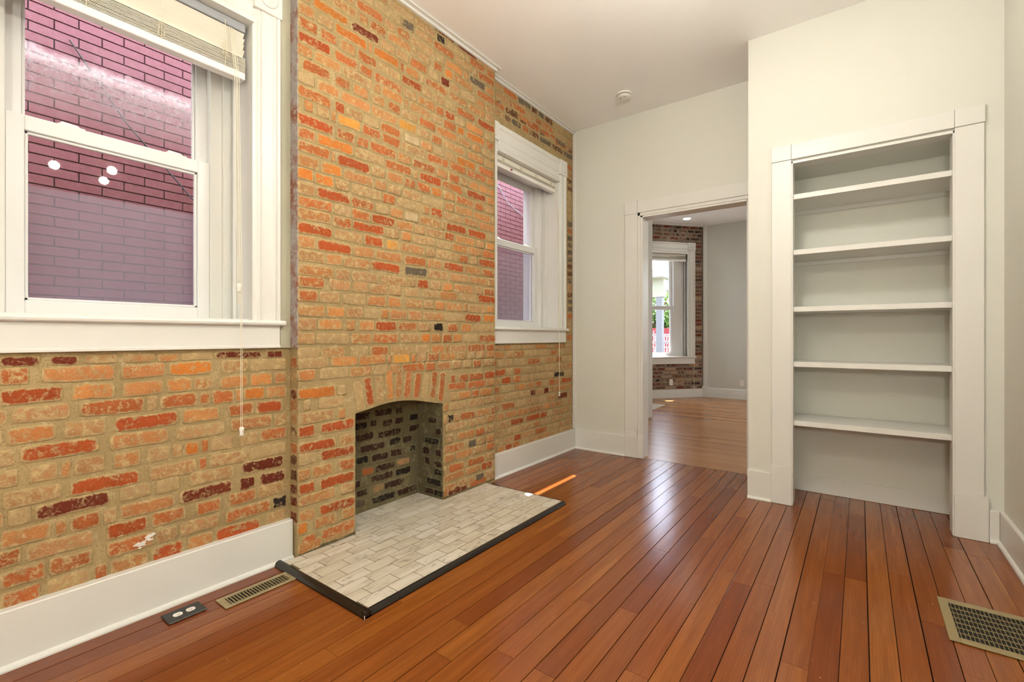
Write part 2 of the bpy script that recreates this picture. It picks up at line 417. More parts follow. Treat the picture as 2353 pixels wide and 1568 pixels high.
COL = {'R': (lin(182, 90, 48), .30), 'Q': (lin(190, 112, 64), .50), 'O': (lin(214, 132, 60), .34), 'o': (lin(208, 142, 84), .5), 'S': (lin(198, 138, 86), .56),
       'K': (lin(192, 144, 98), .64), 'T': (lin(198, 160, 116), .74), 'D': (lin(118, 54, 38), .34), 'E': (lin(66, 44, 38), .36), 'B': (lin(46, 40, 36), .22), 'G': (lin(112, 102, 88), .35),
       'Y': (lin(222, 160, 76), .3), 'P': (lin(220, 200, 160), .3), 'F': (lin(110, 72, 54), .5)}
def brick(parent, c, L, Hh, key, face, rot=0.0, tilt=0.0, proud=.006, mat='brick', depth=.03):
    """c = centre on the face plane; face = '+x' (default) or an angle about z; tilt turns it in its own plane"""
    col, al = COL[key]
    b = bank(mat)[0 if L > Hh*2.4 else 1]
    o = bpy.data.objects.new('brick', random.choice(b)); C.objects.link(o); o.parent = parent
    o.location = Vector(c) - wloc(parent)
    o.rotation_euler = (tilt + (pi if random.random() < .5 else 0), 0, face)
    o.scale = (proud, L, Hh)
    v = random.uniform(.86, 1.12); h = random.uniform(.96, 1.04)
    o.color = (min(1, col[0]*v), min(1, col[1]*v*h), min(1, col[2]*v), max(.04, min(.95, al + random.uniform(-.08, .08))))
    return o
def parse(t):
    d = {}
    for ln in t.strip().split('\n'):
        a = ln.split(); d[int(a[0])] = (float(a[1]), [(float(q.split(',')[0]), float(q.split(',')[1]), q.split(',')[2]) for q in a[2:]])
    return d
def fill(y0, y1, fixed, pal, holes=()):
    """a course from y0 to y1: the bricks read off the photo plus random ones in the gaps"""
    out = []
    fixed = [f for f in sorted(fixed) if f[1] > y0+.02 and f[0] < y1-.02]
    fixed = [(max(f[0], y0), min(f[1], y1), f[2]) for f in fixed]
    edges = [(y0, y0)] + [(a, b) for a, b, _ in fixed] + [(y1, y1)]
    out += fixed
    for (a0, a1), (b0, b1) in zip(edges, edges[1:]):
        y = a1 + (.012 if a1 > y0 else .002)
        while b0 - y > .035:
            g = b0 - y
            L = random.choice((.205, .205, .1, .1, .15)) + random.uniform(-.012, .012)
            if g < .13: L = g - .012
            elif g < .25: L = g - .012 if g < .215 else g/2 - .012
            L = min(L, g-.012)
            if L > .025: out.append((y, y+L, random.choice(pal)))
            y += L + .013
    return out
T_LEFT='''
3 0.236 0.253,0.356,Q 0.375,0.502,K 0.565,0.692,S 0.702,0.822,R 0.844,0.949,o 0.959,1.167,R 1.202,1.301,K
4 0.312 0.253,0.371,Q 0.381,0.506,Q 0.552,0.711,Q 0.812,0.973,K 1.003,1.223,Q 1.233,1.305,B
5 0.39 0.318,0.51,K 0.552,0.692,R 0.707,0.833,Q 0.876,0.985,Q 1.015,1.148,Q 1.158,1.29,K
6 0.458 0.253,0.386,S 0.442,0.531,Q 0.596,0.791,S 0.812,1.033,D 1.07,1.141,D 1.168,1.305,D
7 0.534 0.273,0.332,T 0.342,0.561,D 0.596,0.702,T 0.721,0.807,T 0.849,1.039,K 1.077,1.294,D
8 0.599 0.26,0.416,K 0.442,0.664,R 0.697,0.876,K 0.932,1.102,K
9 0.681 0.253,0.297,K 0.328,0.404,K 0.454,0.544,K 0.574,0.664,S 0.692,0.771,K 0.833,0.887,O 0.938,1.033,T 1.07,1.154,K
10 0.758 0.305,0.527,R 0.561,0.766,S 0.796,0.997,K 1.027,1.23,S
11 0.832 0.27,0.4,o 0.423,0.552,K 0.578,0.807,R 0.823,0.973,S 1.015,1.135,Q 1.148,1.286,R
12 0.907 0.283,0.439,K 0.47,0.678,Q 0.736,0.882,Q 0.944,1.039,Q 1.089,1.188,O
13 0.978 0.253,0.419,R 0.446,0.578,o 0.605,0.746,S 0.761,0.86,o 0.87,0.944,S 0.979,1.109,S 1.121,1.23,o
14 1.054 0.253,0.326,Q 0.36,0.578,S 0.6,0.756,S 0.771,0.944,O 0.985,1.109,K
15 1.12 0.253,0.355,D 0.384,0.466,D 0.486,0.587,K 0.609,0.716,K 0.817,0.944,T 0.955,1.175,D 1.202,1.286,D
'''
T_RIGHT='''
2 0.222 3.259,3.357,R
3 0.289 3.387,3.501,R
5 0.433 3.337,3.543,R 3.576,3.811,R 3.825,3.934,R 4.164,4.356,S
6 0.51 3.438,3.608,S 3.885,3.996,o
7 0.587 4.151,4.342,D
8 0.669 3.653,3.732,D 3.885,3.971,D
9 0.741 3.459,3.565,o 4.218,4.428,R
10 0.815 3.202,3.347,R 3.367,3.49,Q 4.072,4.272,B
11 0.89 3.11,3.259,R
12 0.97 4.111,4.218,Q
13 1.042 3.398,3.543,Q
41 3.197 3.596,3.796,Q 4.188,4.331,Q
42 3.213 3.128,3.205,G 3.452,3.63,o 3.64,3.809,R
43 3.281 3.128,3.305,K 3.367,3.562,Q 3.846,4.052,Q
44 3.363 3.225,3.431,Q
'''
T_CHIM='''
0 0.054 2.466,2.684,D
1 0.088 1.348,1.432,Q 1.464,1.679,Q 2.565,2.761,K 2.771,2.874,G
2 0.164 1.325,1.378,O 1.424,1.556,S 1.59,1.679,S 2.833,2.976,R
3 0.225 1.333,1.424,S 1.452,1.679,R 2.466,2.639,Q 2.684,2.883,Q
4 0.31 1.333,1.547,S 1.59,1.679,K 2.551,2.73,S
5 0.374 1.333,1.424,R 1.452,1.679,R 2.432,2.639,Q 2.684,2.777,G
6 0.451 1.409,1.53,S 1.573,1.675,Q 2.446,2.522,K 2.565,2.761,S
7 0.534 1.333,1.432,T 1.456,1.679,R 2.439,2.674,K
8 0.596 1.329,1.551,R 1.581,1.675,S 2.466,2.522,B 2.594,2.761,Q 2.771,2.959,S
9 0.686 1.329,1.424,R 1.456,1.675,R 2.48,2.654,K 2.684,2.874,K
10 0.755 1.348,1.539,K 1.573,1.616,S 2.494,2.551,K 2.825,2.976,o
11 0.829 1.363,1.401,T 1.448,1.608,K 2.466,2.661,Q 2.684,2.891,Q
12 0.889 1.318,1.553,O 2.494,2.544,Q 2.587,2.684,Q 2.874,3.011,R
13 0.992 1.325,1.428,o 1.456,1.634,T
14 1.057 1.329,1.505,K 1.522,1.696,o 1.961,2.106,Y 2.167,2.256,K
15 1.111 1.462,1.611,S 1.649,1.775,T 2.301,2.432,o 2.489,2.663,K 2.678,2.885,Q
16 1.189 1.811,2.006,Q 2.198,2.288,O 2.518,2.616,o 2.809,3.028,Q
17 1.269 1.445,1.593,o 1.625,1.682,S 1.706,1.816,o 1.826,1.994,R 2.179,2.295,K 2.321,2.417,B 2.46,2.57,Q 2.608,2.718,O 2.759,2.994,K
18 1.344 1.496,1.611,o 1.868,1.927,o 2.094,2.211,S 2.647,2.834,R 2.868,3.01,O
19 1.423 1.454,1.575,K 1.602,1.755,K 1.922,2.029,o 2.07,2.217,S 2.446,2.624,S 2.686,2.894,K
20 1.5 1.329,1.479,Q 1.513,1.649,K 1.667,1.775,K 1.933,2.035,K 2.058,2.179,K 2.217,2.369,K 2.8,3.028,R
21 1.563 2.167,2.275,R 2.41,2.518,o
22 1.642 1.795,2.023,R 2.058,2.262,G
23 1.714 1.437,1.658,R 2.417,2.631,R
24 1.791 1.314,1.531,R 1.745,1.889,R 1.911,2.012,Y 2.809,3.019,R
25 1.866 1.667,1.895,R
26 1.933 1.8,1.977,R 2.432,2.533,R
27 2.005 1.437,1.644,R 2.058,2.179,P 2.446,2.663,R 2.686,2.894,R
28 2.083 1.302,1.413,O 1.423,1.54,O 2.295,2.41,R 2.809,3.01,S
29 2.152 1.462,1.593,O
30 2.23 1.31,1.513,Q 1.562,1.785,R 2.058,2.154,Q 2.301,2.403,O 2.555,2.751,Q
31 2.304 1.437,1.667,O 2.192,2.397,R 2.67,2.894,R
32 2.377 1.325,1.535,R 1.557,1.677,Q 1.696,1.775,Q
33 2.462 1.364,1.413,o 1.437,1.513,K 1.566,1.72,Y 1.879,2.023,Q 2.67,2.894,Q
34 2.526 1.31,1.522,Q 1.548,1.611,R 1.868,2.023,Q 2.058,2.192,P 2.555,2.767,O 2.809,2.992,Q
35 2.602 1.437,1.575,o 2.012,2.16,Y 2.417,2.647,S 2.686,2.868,S
36 2.68 1.357,1.518,Q 1.548,1.649,Q 1.667,1.775,S 1.806,1.9,S 1.922,2.023,Q
37 2.752 1.31,1.413,S 1.879,2.046,o 2.106,2.295,S 2.563,2.639,O 2.67,2.885,O 2.903,3.001,Q
38 2.821 1.299,1.518,R 1.548,1.696,Q 2.179,2.335,o 2.432,2.533,R
39 2.9 1.454,1.566,Q 2.035,2.204,R 2.563,2.759,Q 2.792,3.01,R
40 2.977 1.548,1.765,O 1.816,2.012,O 2.064,2.185,o 2.243,2.46,Q 2.686,2.885,S
41 3.049 1.413,1.639,O
42 3.127 1.785,1.911,Q 2.179,2.288,K 2.321,2.403,Q 2.432,2.518,O 2.784,3.001,Q
43 3.198 1.686,1.884,Q 2.446,2.624,o 2.702,2.885,G
44 3.275 2.035,2.142,G 2.321,2.525,Q 2.8,3.001,Q
45 3.349 2.348,2.432,B 2.702,2.885,Q
46 3.43 2.321,2.533,D 2.563,2.784,D 2.8,3.01,o
'''
BH = .061
# left part of the brick wall
TL = parse(T_LEFT)
for k in range(2, 16):
    z, fx = TL.get(k, (.018 + .0738*k, []))
    zz = z if k > 2 else .178
    h = BH if k < 15 else .036
    zz = zz if k < 15 else 1.108
    for a, b, c in fill(-.36, 1.318, fx, 'KSKQSKQST'):
        if b < -.3 and k > 99: continue
        brick(wl_, (WX, (a+b)/2, zz + random.uniform(-.002, .002)), b-a, h, c, 0, tilt=random.uniform(-.008, .008))
bm = BM(); rs = random.Random(4)
for i in range(26):
    t = rs.random(); y = .650 + .055*t + rs.uniform(-.010, .010); z = .292 + .030*t + rs.uniform(-.012, .012); r = rs.uniform(.0015, .0055); w_ = rs.uniform(1.2, 2.6)
    prism(bm, [(y + r*w_*cos(a*pi/3.5)*rs.uniform(.6, 1.4), z + r*sin(a*pi/3.5)*rs.uniform(.6, 1.4)) for a in range(7)], 'x', WX, WX+.0075+rs.uniform(0, .0006))
o = obj('paint_splash', bm, M['plastic'], wl_); o['label'] = 'white paint splash on a brick'; o['kind'] = 'stuff'
for k in range(41, 46):
    for a, b, c in fill(-.36, 1.26, [], 'KSKQSKTF'): brick(wl_, (WX, (a+b)/2, .018+.0745*k), b-a, BH, c, 0)
TR = parse(T_RIGHT); n_r = 0
for k in range(2, 46):
    z, fx = TR.get(k, (.058 + .0757*k if k < 40 else .111+.0755*k, []))
    if k == 14: z = 1.105
    segs = [(3.03, BY-.005)] if (z < 1.14 or z > 3.05) else [(4.335, BY-.005)]
    if z > H-.03: break
    for s in segs:
        for a, b, c in fill(s[0], s[1], fx, 'KFGKGTFQ' if z > 1.14 else 'KSTKQTS'):
            brick(wr_, (WX, (a+b)/2, z), b-a, .062 if k != 14 else .045, c, 0, tilt=random.uniform(-.006, .006))
# ------------------------------------------------------------------ chimney breast
HZ = .022          # hearth top
AY0, AY1 = 1.685, 2.42
def arch_z(y):     # underside of the arch, read off the photo
    P = [(1.675, .738), (1.711, .745), (1.792, .757), (1.884, .774), (1.982, .781), (2.067, .778), (2.175, .766), (2.269, .745), (2.42, .716)]
    for (a, za), (b, zb) in zip(P, P[1:]):
        if y <= b: return za + (zb-za)*max(0, (y-a))/(b-a)
    return P[-1][1]
bm = BM()
box(bm, OX, CX, 1.33, AY0, -.02, .716); box(bm, OX, CX, AY1, 3.02, -.02, .716)
pts = [(1.33, .716), (AY0, .716)] + [(AY0 + (AY1-AY0)*i/16, arch_z(AY0 + (AY1-AY0)*i/16)) for i in range(17)] + [(3.02, .716), (3.02, H-.002), (1.33, H-.002)]
prism(bm, pts, 'x', CX, -2.66)
box(bm, OX, -2.66, 1.33, 3.02, 1.05, H-.002)
chim = tag(obj('chimney_breast', bm, M['mortar']), 'exposed brick chimney breast with an arched fireplace opening at its foot', 'fireplace')
bx('firebox', M['mortar_soot'], chim, (OX, -2.68, AY0-.1, AY1+.1, -.02, 1.1), (-2.68, CX-.006, AY1-.004, AY1+.03, 0, .79), (-2.68, CX-.006, AY0-.03, AY0+.004, 0, .79), (-2.70, -2.66, AY0, AY1, .95, 1.1))
chim.children[0]['label'] = 'soot-blackened brick fire chamber'
bx('side_coating', M['side'], chim, (WX+.001, CX+.002, 1.324, 1.331, 1.14, H-.004))
TC = parse(T_CHIM); allb = []
for k in range(0, 47):
    z, fx = TC.get(k, (.018+.0739*k, []))
    if k == 46: z = 3.386
    if k == 0: z = .055
    if k == 45: z = min(z, 3.338)
    h = BH if k != 46 else .026
    pal = 'KSQKoSKQST' if k > 8 else 'KSKQS'
    if k > 38: pal = 'KTSKQTDK'
    zones = [(1.326, 3.018)]
    if z < .74: zones = [(1.326, AY0-.003), (AY1+.003, 3.018)]
    elif z < .97: zones = [(1.326, 1.635), (2.46, 3.018)]
    for s in zones:
        for a, b, c in fill(s[0], s[1], fx, pal):
            allb.append((a, b, z, h, c))
def tipdrop(y): return 0
def nearness(b):
    d = Vector((CX, (b[0]+b[1])/2, b[2]-1.2)).length; return (b[1]-b[0])*b[3]*abs(CX)/d**3 + (.0005 if b[4] in 'RODBY' else 0)
allb.sort(key=nearness, reverse=True)
NSING = 236
random.seed(8)
for a, b, z, h, c in allb[:NSING]:
    t = random.uniform(-.012, .012)
    L = b-a; y = (a+b)/2; x = CX
    o = brick(chim, (x, y, z+random.uniform(-.0015, .0015)), L, h, c, 0, tilt=t)
    if a < 1.335: o.scale[0] = .007
def rows_join(name, lst, mat, parent, x, proud=.006):
    bm = BM(); le = bm.verts.layers.float.new('edge'); lc = bm.verts.layers.float_color.new('bcol')
    for a, b, z, h, c in lst:
        col, al = COL[c]; v = random.uniform(.88, 1.1)
        q = (col[0]*v, col[1]*v, col[2]*v, al)
        src = random.choice(bank('brick')[0 if b-a > h*2.4 else 1])
        at = src.attributes['edge'].data; vs = []
        for i, w in enumerate(src.vertices):
            nv = bm.verts.new((x + w.co.x*proud, (a+b)/2 + w.co.y*(b-a), z + w.co.z*h)); nv[le] = at[i].value; nv[lc] = q; vs.append(nv)
        for p in src.polygons: bm.faces.new([vs[i] for i in p.vertices])
    for f in bm.faces: f.smooth = True
    o = obj(name, bm, M[mat], parent, smooth=True); o['kind'] = 'stuff'; return o
rows_join('upper_bricks', allb[NSING:], 'brick_m', chim, CX)
bx('base_mortar', M['mortar_soot'], chim, (CX, CX+.006, 1.332, AY0-.004, HZ+.0005, HZ+.016), (CX, CX+.007, AY1+.004, 3.0, HZ+.0005, HZ+.014))
# corner returns of the lower courses (brick ends on the chimney's side)
for k in range(3, 15):
    z = TC.get(k, (.018+.0739*k, []))[0]
    o = brick(chim, (WX+.043, 1.330, z), .07, BH, random.choice('DDFKQ'), -pi/2, proud=.004)
# arch bricks
AR = [((1.693, .931), (1.729, .757), 'T'), ((1.765, .951), (1.795, .778), 'R'), ((1.853, .951), (1.869, .787), 'K'), ((1.933, .992), (1.941, .797), 'o'), ((2.016, .994), (2.007, .80), 'S'),
      ((2.098, .976), (2.076, .79), 'Q'), ((2.184, .957), (2.161, .782), 'Q'), ((2.26, .945), (2.231, .772), 'T'), ((2.338, .958), (2.309, .764), 'Q'), ((2.415, .943), (2.389, .738), 'Q')]
for (y1, z1), (y0, z0), c in AR:
    L = sqrt((y1-y0)**2 + (z1-z0)**2); a = atan2(z1-z0, y1-y0)
    brick(chim, (CX, (y0+y1)/2, (z0+z1)/2), L, .056, c, 0, tilt=a)
# firebox bricks
FB = "1.863,1.984,0.666,D 2.018,2.167,0.670,D 2.195,2.261,0.664,D 1.859,1.959,0.601,B 1.976,2.035,0.607,D 2.078,2.172,0.593,D 2.186,2.270,0.593,D 2.324,2.414,0.600,B 1.863,2.009,0.525,D 2.043,2.251,0.517,D 2.319,2.429,0.518,D 1.894,2.104,0.444,D 2.140,2.251,0.450,B 2.256,2.353,0.446,D 1.863,1.968,0.373,B 1.992,2.131,0.367,D 2.149,2.261,0.367,D 2.328,2.388,0.369,B 1.910,2.009,0.287,Q 2.018,2.195,0.286,D 2.204,2.328,0.288,K 1.984,2.176,0.224,D 2.195,2.338,0.220,B 1.863,1.902,0.220,D 2.001,2.096,0.153,K 2.096,2.280,0.150,D 1.871,1.959,0.153,D 1.863,1.943,0.084,G 1.992,2.195,0.073,B 2.213,2.409,0.070,D"
for t in FB.split():
    a, b, z, c = t.split(','); a, b, z = float(a), float(b), float(z)
    brick(chim, (-2.68, (a+b)/2, z), b-a, .055, c.replace('D', 'E'), 0, mat='brick_soot', tilt=random.uniform(-.02, .02))
FS = "-2.570,-2.473,0.586,D -2.489,-2.431,0.510,D -2.625,-2.431,0.434,B -2.625,-2.548,0.354,D -2.483,-2.425,0.354,D -2.603,-2.548,0.283,D -2.505,-2.420,0.271,D -2.636,-2.559,0.191,G -2.467,-2.379,0.214,B -2.625,-2.389,0.135,B -2.614,-2.505,0.049,D -2.473,-2.379,0.046,B"
for t in FS.split():
    a, b, z, c = t.split(','); a, b, z = float(a), float(b), float(z)
    brick(chim, (min((a+b)/2, -2.46), AY1-.004, max(z, .06)), min(b-a, .15), .055, c.replace('D', 'E'), -pi/2, mat='brick_soot')
# ------------------------------------------------------------------ windows
CASP = [(0, 0), (0, -.009), (.014, -.009), (.020, -.012), (.026, -.018), (.034, -.018), (.040, -.012), (.044, -.020), (.098, -.020), (.104, -.026), (.112, -.026), (.117, -.020), (.121, -.028), (.134, -.028), (.140, -.020), (.140, 0)]
def build_window(name, loc, rz, x0, x1, z0, z1, wall_t, sash_d, bead, sx0, sx1, rail_z, label, grime=False, cas=.14, hc=.235, meet=None):
    """local frame: x along the wall, y outward, z up; the wall face is y = 0"""
    w = tag(empty(name, loc, rz), label, kind='structure')
    L = dict(local=True)
    T = M['trim']
    # casing boards with a moulded profile
    for s in (-1, 1):
        e = x0 if s < 0 else x1
        bm = BM(); prism(bm, [(e + s*p[0]*cas/.14, p[1]) for p in CASP], 'z', z0, z1+.085)
        obj('casing', bm, T, w, **L)
        bb = BM(); a, b = sorted((e + s*.0, e + s*(cas+.004)))
        box(bb, a, b, -.034, 0, z1+.085, z1+hc+.006)
        o = obj('corner_block', bb, T, w, bevel=.003, **L)
        rb = BM(); c = ((a+b)/2, -.034, z1+.085+(hc-.085)/2)
        lathe(rb, c, [(.048, .002), (.048, -.004), (.040, -.007), (.034, -.002), (.026, -.002), (.022, -.008), (.012, -.010), (.004, -.004)], 24, 'y')
        obj('rosette', rb, T, o, smooth=True, **L)
    bm = BM()
    hp = [(0, z1), (-.030, z1), (-.034, z1+.012), (-.030, z1+.022), (-.020, z1+.026), (-.016, z1+.036), (-.022, z1+.044), (-.022, z1+.052), (-.016, z1+.058), (-.016, z1+.100), (-.021, z1+.106), (-.021, z1+.114), (-.016, z1+.120), (-.016, z1+.190), (-.026, z1+.200), (-.026, z1+hc), (0, z1+hc)]
    prism(bm, hp, 'x', x0, x1); obj('head_casing', bm, T, w, **L)
    # stool and apron
    bm = BM()
    prism(bm, [(.05, z0-.028), (-.036, z0-.028), (-.044, z0-.022), (-.046, z0-.013), (-.043, z0-.004), (-.036, z0), (.05, z0)], 'x', x0-cas-.018, x1+cas+.018)
    obj('stool', bm, T, w, **L)
    bm = BM(); za = z0-.145
    prism(bm, [(0, z0-.028), (-.020, z0-.028), (-.020, za+.016), (-.026, za+.012), (-.026, za+.002), (-.02, za), (0, za)], 'x', x0-cas+.004, x1+cas-.004)
    obj('apron', bm, T, w, **L)
    # jambs, head jamb, sill board
    jd = sash_d - .03
    bm = BM()
    box(bm, x0-.02, x0, 0, wall_t-.02, z0-.02, z1+.0); box(bm, x1, x1+.02, 0, wall_t-.02, z0-.02, z1)
    box(bm, x0-.02, x1+.02, 0, wall_t-.02, z1, z1+.02); box(bm, x0, x1, .03, sash_d+.02, z0-.028, z0+.006)
    obj('jamb', bm, T, w, **L)
    # blind stop, parting bead and the filler boards out to the sash
    bm = BM()
    for s, e, f in ((1, x0, sx0), (-1, x1, sx1)):
        b0, b1 = sorted((e, e + s*.016)); box(bm, b0, b1, jd-.065, jd-.045, z0+.006, z1)
        b0, b1 = sorted((e, e + s*bead)); box(bm, b0, b1, jd-.012, sash_d+.05, z0+.006, z1)
        if abs(f-e) > bead: b0, b1 = sorted((e, f)); box(bm, b0, b1, jd+.012, sash_d+.05, z0+.006, z1)
    box(bm, x0, x1, jd-.012, sash_d+.05, z1-.03, z1)
    obj('window_stop', bm, T, w, bevel=.003, **L)
    # vinyl sashes
    V = M['vinyl']; st = .055; zt = z1-.03; zb = z0+.006
    def sash(nm, a, b, c, d, y, t, rb, rt):
        bm = BM()
        box(bm, a, a+st, y, y+t, c, d); box(bm, b-st, b, y, y+t, c, d)
        box(bm, a+st, b-st, y, y+t, c, c+rb); box(bm, a+st, b-st, y, y+t, d-rt, d)
        g = .012   # glazing bead, stepped in
        box(bm, a+st, a+st+g, y+.012, y+t-.006, c+rb, d-rt); box(bm, b-st-g, b-st, y+.012, y+t-.006, c+rb, d-rt)
        box(bm, a+st, b-st, y+.012, y+t-.006, c+rb, c+rb+g); box(bm, a+st, b-st, y+.012, y+t-.006, d-rt-g, d-rt)
        return obj(nm, bm, V, w, bevel=.0025, **L)
    lo = sash('lower_sash', sx0, sx1, zb, rail_z, sash_d-.012, .036, .060, .062)
    up = sash('upper_sash', sx0-.004, sx1+.004, rail_z-.05, zt, sash_d+.028, .034, .05, .05)
    obj('pane', (lambda b: (box(b, sx0+st+.005, sx1-st-.005, sash_d+.004, sash_d+.008, zb+.055, rail_z-.055), b)[1])(BM()), M['glass'], lo, **L)
    obj('pane', (lambda b: (box(b, sx0+st+.001, sx1-st-.001, sash_d+.044, sash_d+.048, rail_z, zt-.045), b)[1])(BM()), M['glass_grime' if grime else 'glass'], up, **L)
    for f in (.27, .80):
        xc = sx0 + (sx1-sx0)*f; bm = BM()
        box(bm, xc-.045, xc+.045, sash_d-.008, sash_d+.022, rail_z, rail_z+.006)
        prism(bm, [(xc-.04, rail_z+.006), (xc+.035, rail_z+.006), (xc+.02, rail_z+.015), (xc-.03, rail_z+.018)], 'y', sash_d, sash_d+.016)
        obj('sash_lock', bm, M['plastic'], lo, bevel=.002, **L)
    sc = BM(); box(sc, sx0+.02, sx1-.02, sash_d+.075, sash_d+.077, zb+.01, 1.845 if grime else rail_z-.03)
    obj('insect_screen', sc, M['screen'], w, **L)
    # exterior brick reveal trim and sill
    bm = BM(); yo = sash_d+.065
    box(bm, x0, x0+.085 if sx0-x0 < .1 else sx0+.03, yo, wall_t+.02, z0, z1); box(bm, x1-.06, x1, yo, wall_t+.02, z0, z1)
    box(bm, x0-.03, x1+.03, yo-.01, wall_t+.06, z0-.05, z0+.008); box(bm, x0, x1, yo, wall_t+.02, z1-.02, z1+.03)
    obj('exterior_frame', bm, M['vinyl'], w, **L)
    return w
w1 = build_window('window_1', (WX, 0, 0), pi/2, W1[0], W1[1], W1[2], W1[3], .37, .26, .045, .292, 1.028, 2.112, 'large white double-hung window at the left edge, over the near brick wall', grime=True)
w2 = build_window('window_2', (WX, 0, 0), pi/2, W2[0], W2[1], W2[2], W2[3], .37, .222, .045, 3.198, 4.092, 2.122, 'smaller-looking white double-hung window right of the chimney breast')
# ------------------------------------------------------------------ blinds
def build_blind(loc, rz, x0, x1, ztop, zbot, n_loose, label, y=.045, cords=(), wand=None, tasselz=.72, nstack=12, skew=0.0):
    b = tag(empty('window_blind', loc, rz), label, 'blind', 'raised slat blinds in the windows'); L = dict(local=True)
    bm = BM(); box(bm, x0, x1, y-.022, y+.03, ztop-.045, ztop-.003); obj('headrail', bm, M['steel' if n_loose else 'blind'], b, bevel=.003, **L)
    bm = BM(); box(bm, x0+.003, x1-.003, y-.026, y+.026, zbot-.006, zbot+.030)
    rail = obj('bottom_rail', bm, M['blindrail'], b, bevel=.003, **L); sp = .0062
    z = zbot + .034
    sl = BM(); prism(sl, [(-.025, -.001), (0, .0006), (.025, -.001), (.025, .0012), (0, .0028), (-.025, .0012)], 'x', x0+.003, x1-.003)
    me = bpy.data.meshes.new('slat'); bmesh.ops.recalc_face_normals(sl, faces=sl.faces); sl.to_mesh(me); sl.free(); me.materials.append(M['blind'])
    zs = [(zbot+.034+i*sp, 0) for i in range(nstack)]
    top = zbot+.034+nstack*sp
    for i in range(n_loose): zs.append((top + .02 + (ztop-.06-top)*i/max(1, n_loose), radians(-52)))
    for z, t in zs:
        o = bpy.data.objects.new('slat', me); C.objects.link(o); o.parent = b
        o.location = (random.uniform(-.001, .001), y + random.uniform(-.0015, .0015), z); o.rotation_euler = (t + random.uniform(-.02, .02), 0, 0)
    for f in (.10, .37, .63, .90):     # ladder cords, bunched on the stack
        xc = x0 + (x1-x0)*f
        bm = BM(); tube(bm, [(xc, y-.029, zbot+.02), (xc+.002, y-.031, top), (xc, y-.028, ztop-.03)], .0013)
        for q in range(7):
            a = random.uniform(0, 6); pz = zbot+.04+random.random()*(top-zbot-.02)
            tube(bm, [(xc + .017*cos(a+i*1.1)*random.uniform(.6, 1.1), y-.032-.006*random.random(), pz+.016*sin(a+i*1.1)) for i in range(6)], .0010, 4)
        obj('ladder_cord', bm, M['cord'], b, **L)
    for xc, zt in cords:
        bm = BM(); yy = -.062
        tube(bm, [(xc-.004, y-.02, ztop-.05), (xc-.003, yy+.03, ztop-.3), (xc, yy, z0_(ztop)), (xc, yy, zt+.02)], .0013, 5)
        tube(bm, [(xc+.004, y-.02, ztop-.05), (xc+.005, yy+.03, ztop-.3), (xc+.007, yy, z0_(ztop)), (xc+.007, yy, zt+.02)], .0013, 5)
        c_ = obj('pull_cord', bm, M['cord'], b, **L)
        for dx in (0, .008):
            tb = BM(); lathe(tb, (xc+dx, yy, zt), [(.004, -.022), (.0065, -.018), (.0045, -.004), (.0075, .008), (.0070, .018), (.002, .022)], 10)
            obj('tassel', tb, M['plastic'], c_, smooth=True, **L)
    return b
def z0_(zt): return 1.36
b1 = build_blind((WX, 0, 0), pi/2, W1[0]+.012, 1.108, 2.80, 2.516, 4, 'ivory slat blind half bunched up in the near window', cords=[(1.048, .735), (1.036, 1.44)])
b1.rotation_euler[0] = 0
b2 = build_blind((WX, 0, 0), pi/2, W2[0]+.012, W2[1]-.012, 2.79, 2.690, 0, 'white slat blind drawn fully up in the window right of the chimney breast', cords=[(4.08, .62)], nstack=4)
lb = BM(); box(lb, 3.36, 3.50, .0185, .0190, 2.694, 2.714); o = obj('warning_label', lb, M['plastic'], b2, local=True)
lb = BM(); box(lb, 3.365, 3.395, .0180, .0185, 2.696, 2.712); obj('label_stripe', lb, M['red_paint'], o, local=True)
# ------------------------------------------------------------------ baseboards and trims
def base(name, x0, x1, y0, y1, label, side, zt=.205, t=.045):
    """side: which way the face looks: '+x', '-y', '-x'"""
    bm = BM(); s = .016
    if side == '+x':
        prism(bm, [(x0, 0.0), (x1, 0.0), (x1, zt-.004), (x1-.004, zt), (x0, zt)], 'y', y0, y1)
        q = BM(); prism(q, [(x1, 0.001), (x1+s, 0.001), (x1+s, .008), (x1+s*.7, .016), (x1, .021)], 'y', y0, y1)
    elif side == '-y':
        prism(bm, [(y1, 0.0), (y0, 0.0), (y0, zt-.004), (y0+.004, zt), (y1, zt)], 'x', x0, x1)
        q = BM(); prism(q, [(y0, 0.001), (y0-s, 0.001), (y0-s, .008), (y0-s*.7, .016), (y0, .021)], 'x', x0, x1)
    else:
        prism(bm, [(x1, 0.0), (x0, 0.0), (x0, zt-.004), (x0+.004, zt), (x1, zt)], 'y', y0, y1)
        q = BM(); prism(q, [(x0, 0.001), (x0-s, 0.001), (x0-s, .008), (x0-s*.7, .016), (x0, .021)], 'y', y0, y1)
    o = tag(obj(name, bm, M['trim']), label, kind='structure')
    obj('shoe_moulding', q, M['trim'], o); return o
base('baseboard_left', WX+.001, -2.458, -2.49, 1.322, 'tall white baseboard under the near brick wall', '+x', .213)
base('baseboard_left.001', WX+.001, -2.458, 3.026, BY-.022, 'tall white baseboard under the far brick wall', '+x', .203)
base('baseboard_back', -2.457, -1.895, BY-.02, BY-.001, 'white baseboard left of the doorway', '-y', .205)
base('baseboard_alcove', -.672, -.518, KY-.02, KY-.001, 'short white baseboard left of the shelves', '-y', .21)
base('baseboard_alcove.001', .606, RX-.022, KY-.02, KY-.001, 'short white baseboard right of the shelves', '-y', .19)
base('baseboard_right', RX-.02, RX-.001, -2.49, KY-.001, 'white baseboard along the right wall', '-x', .19)
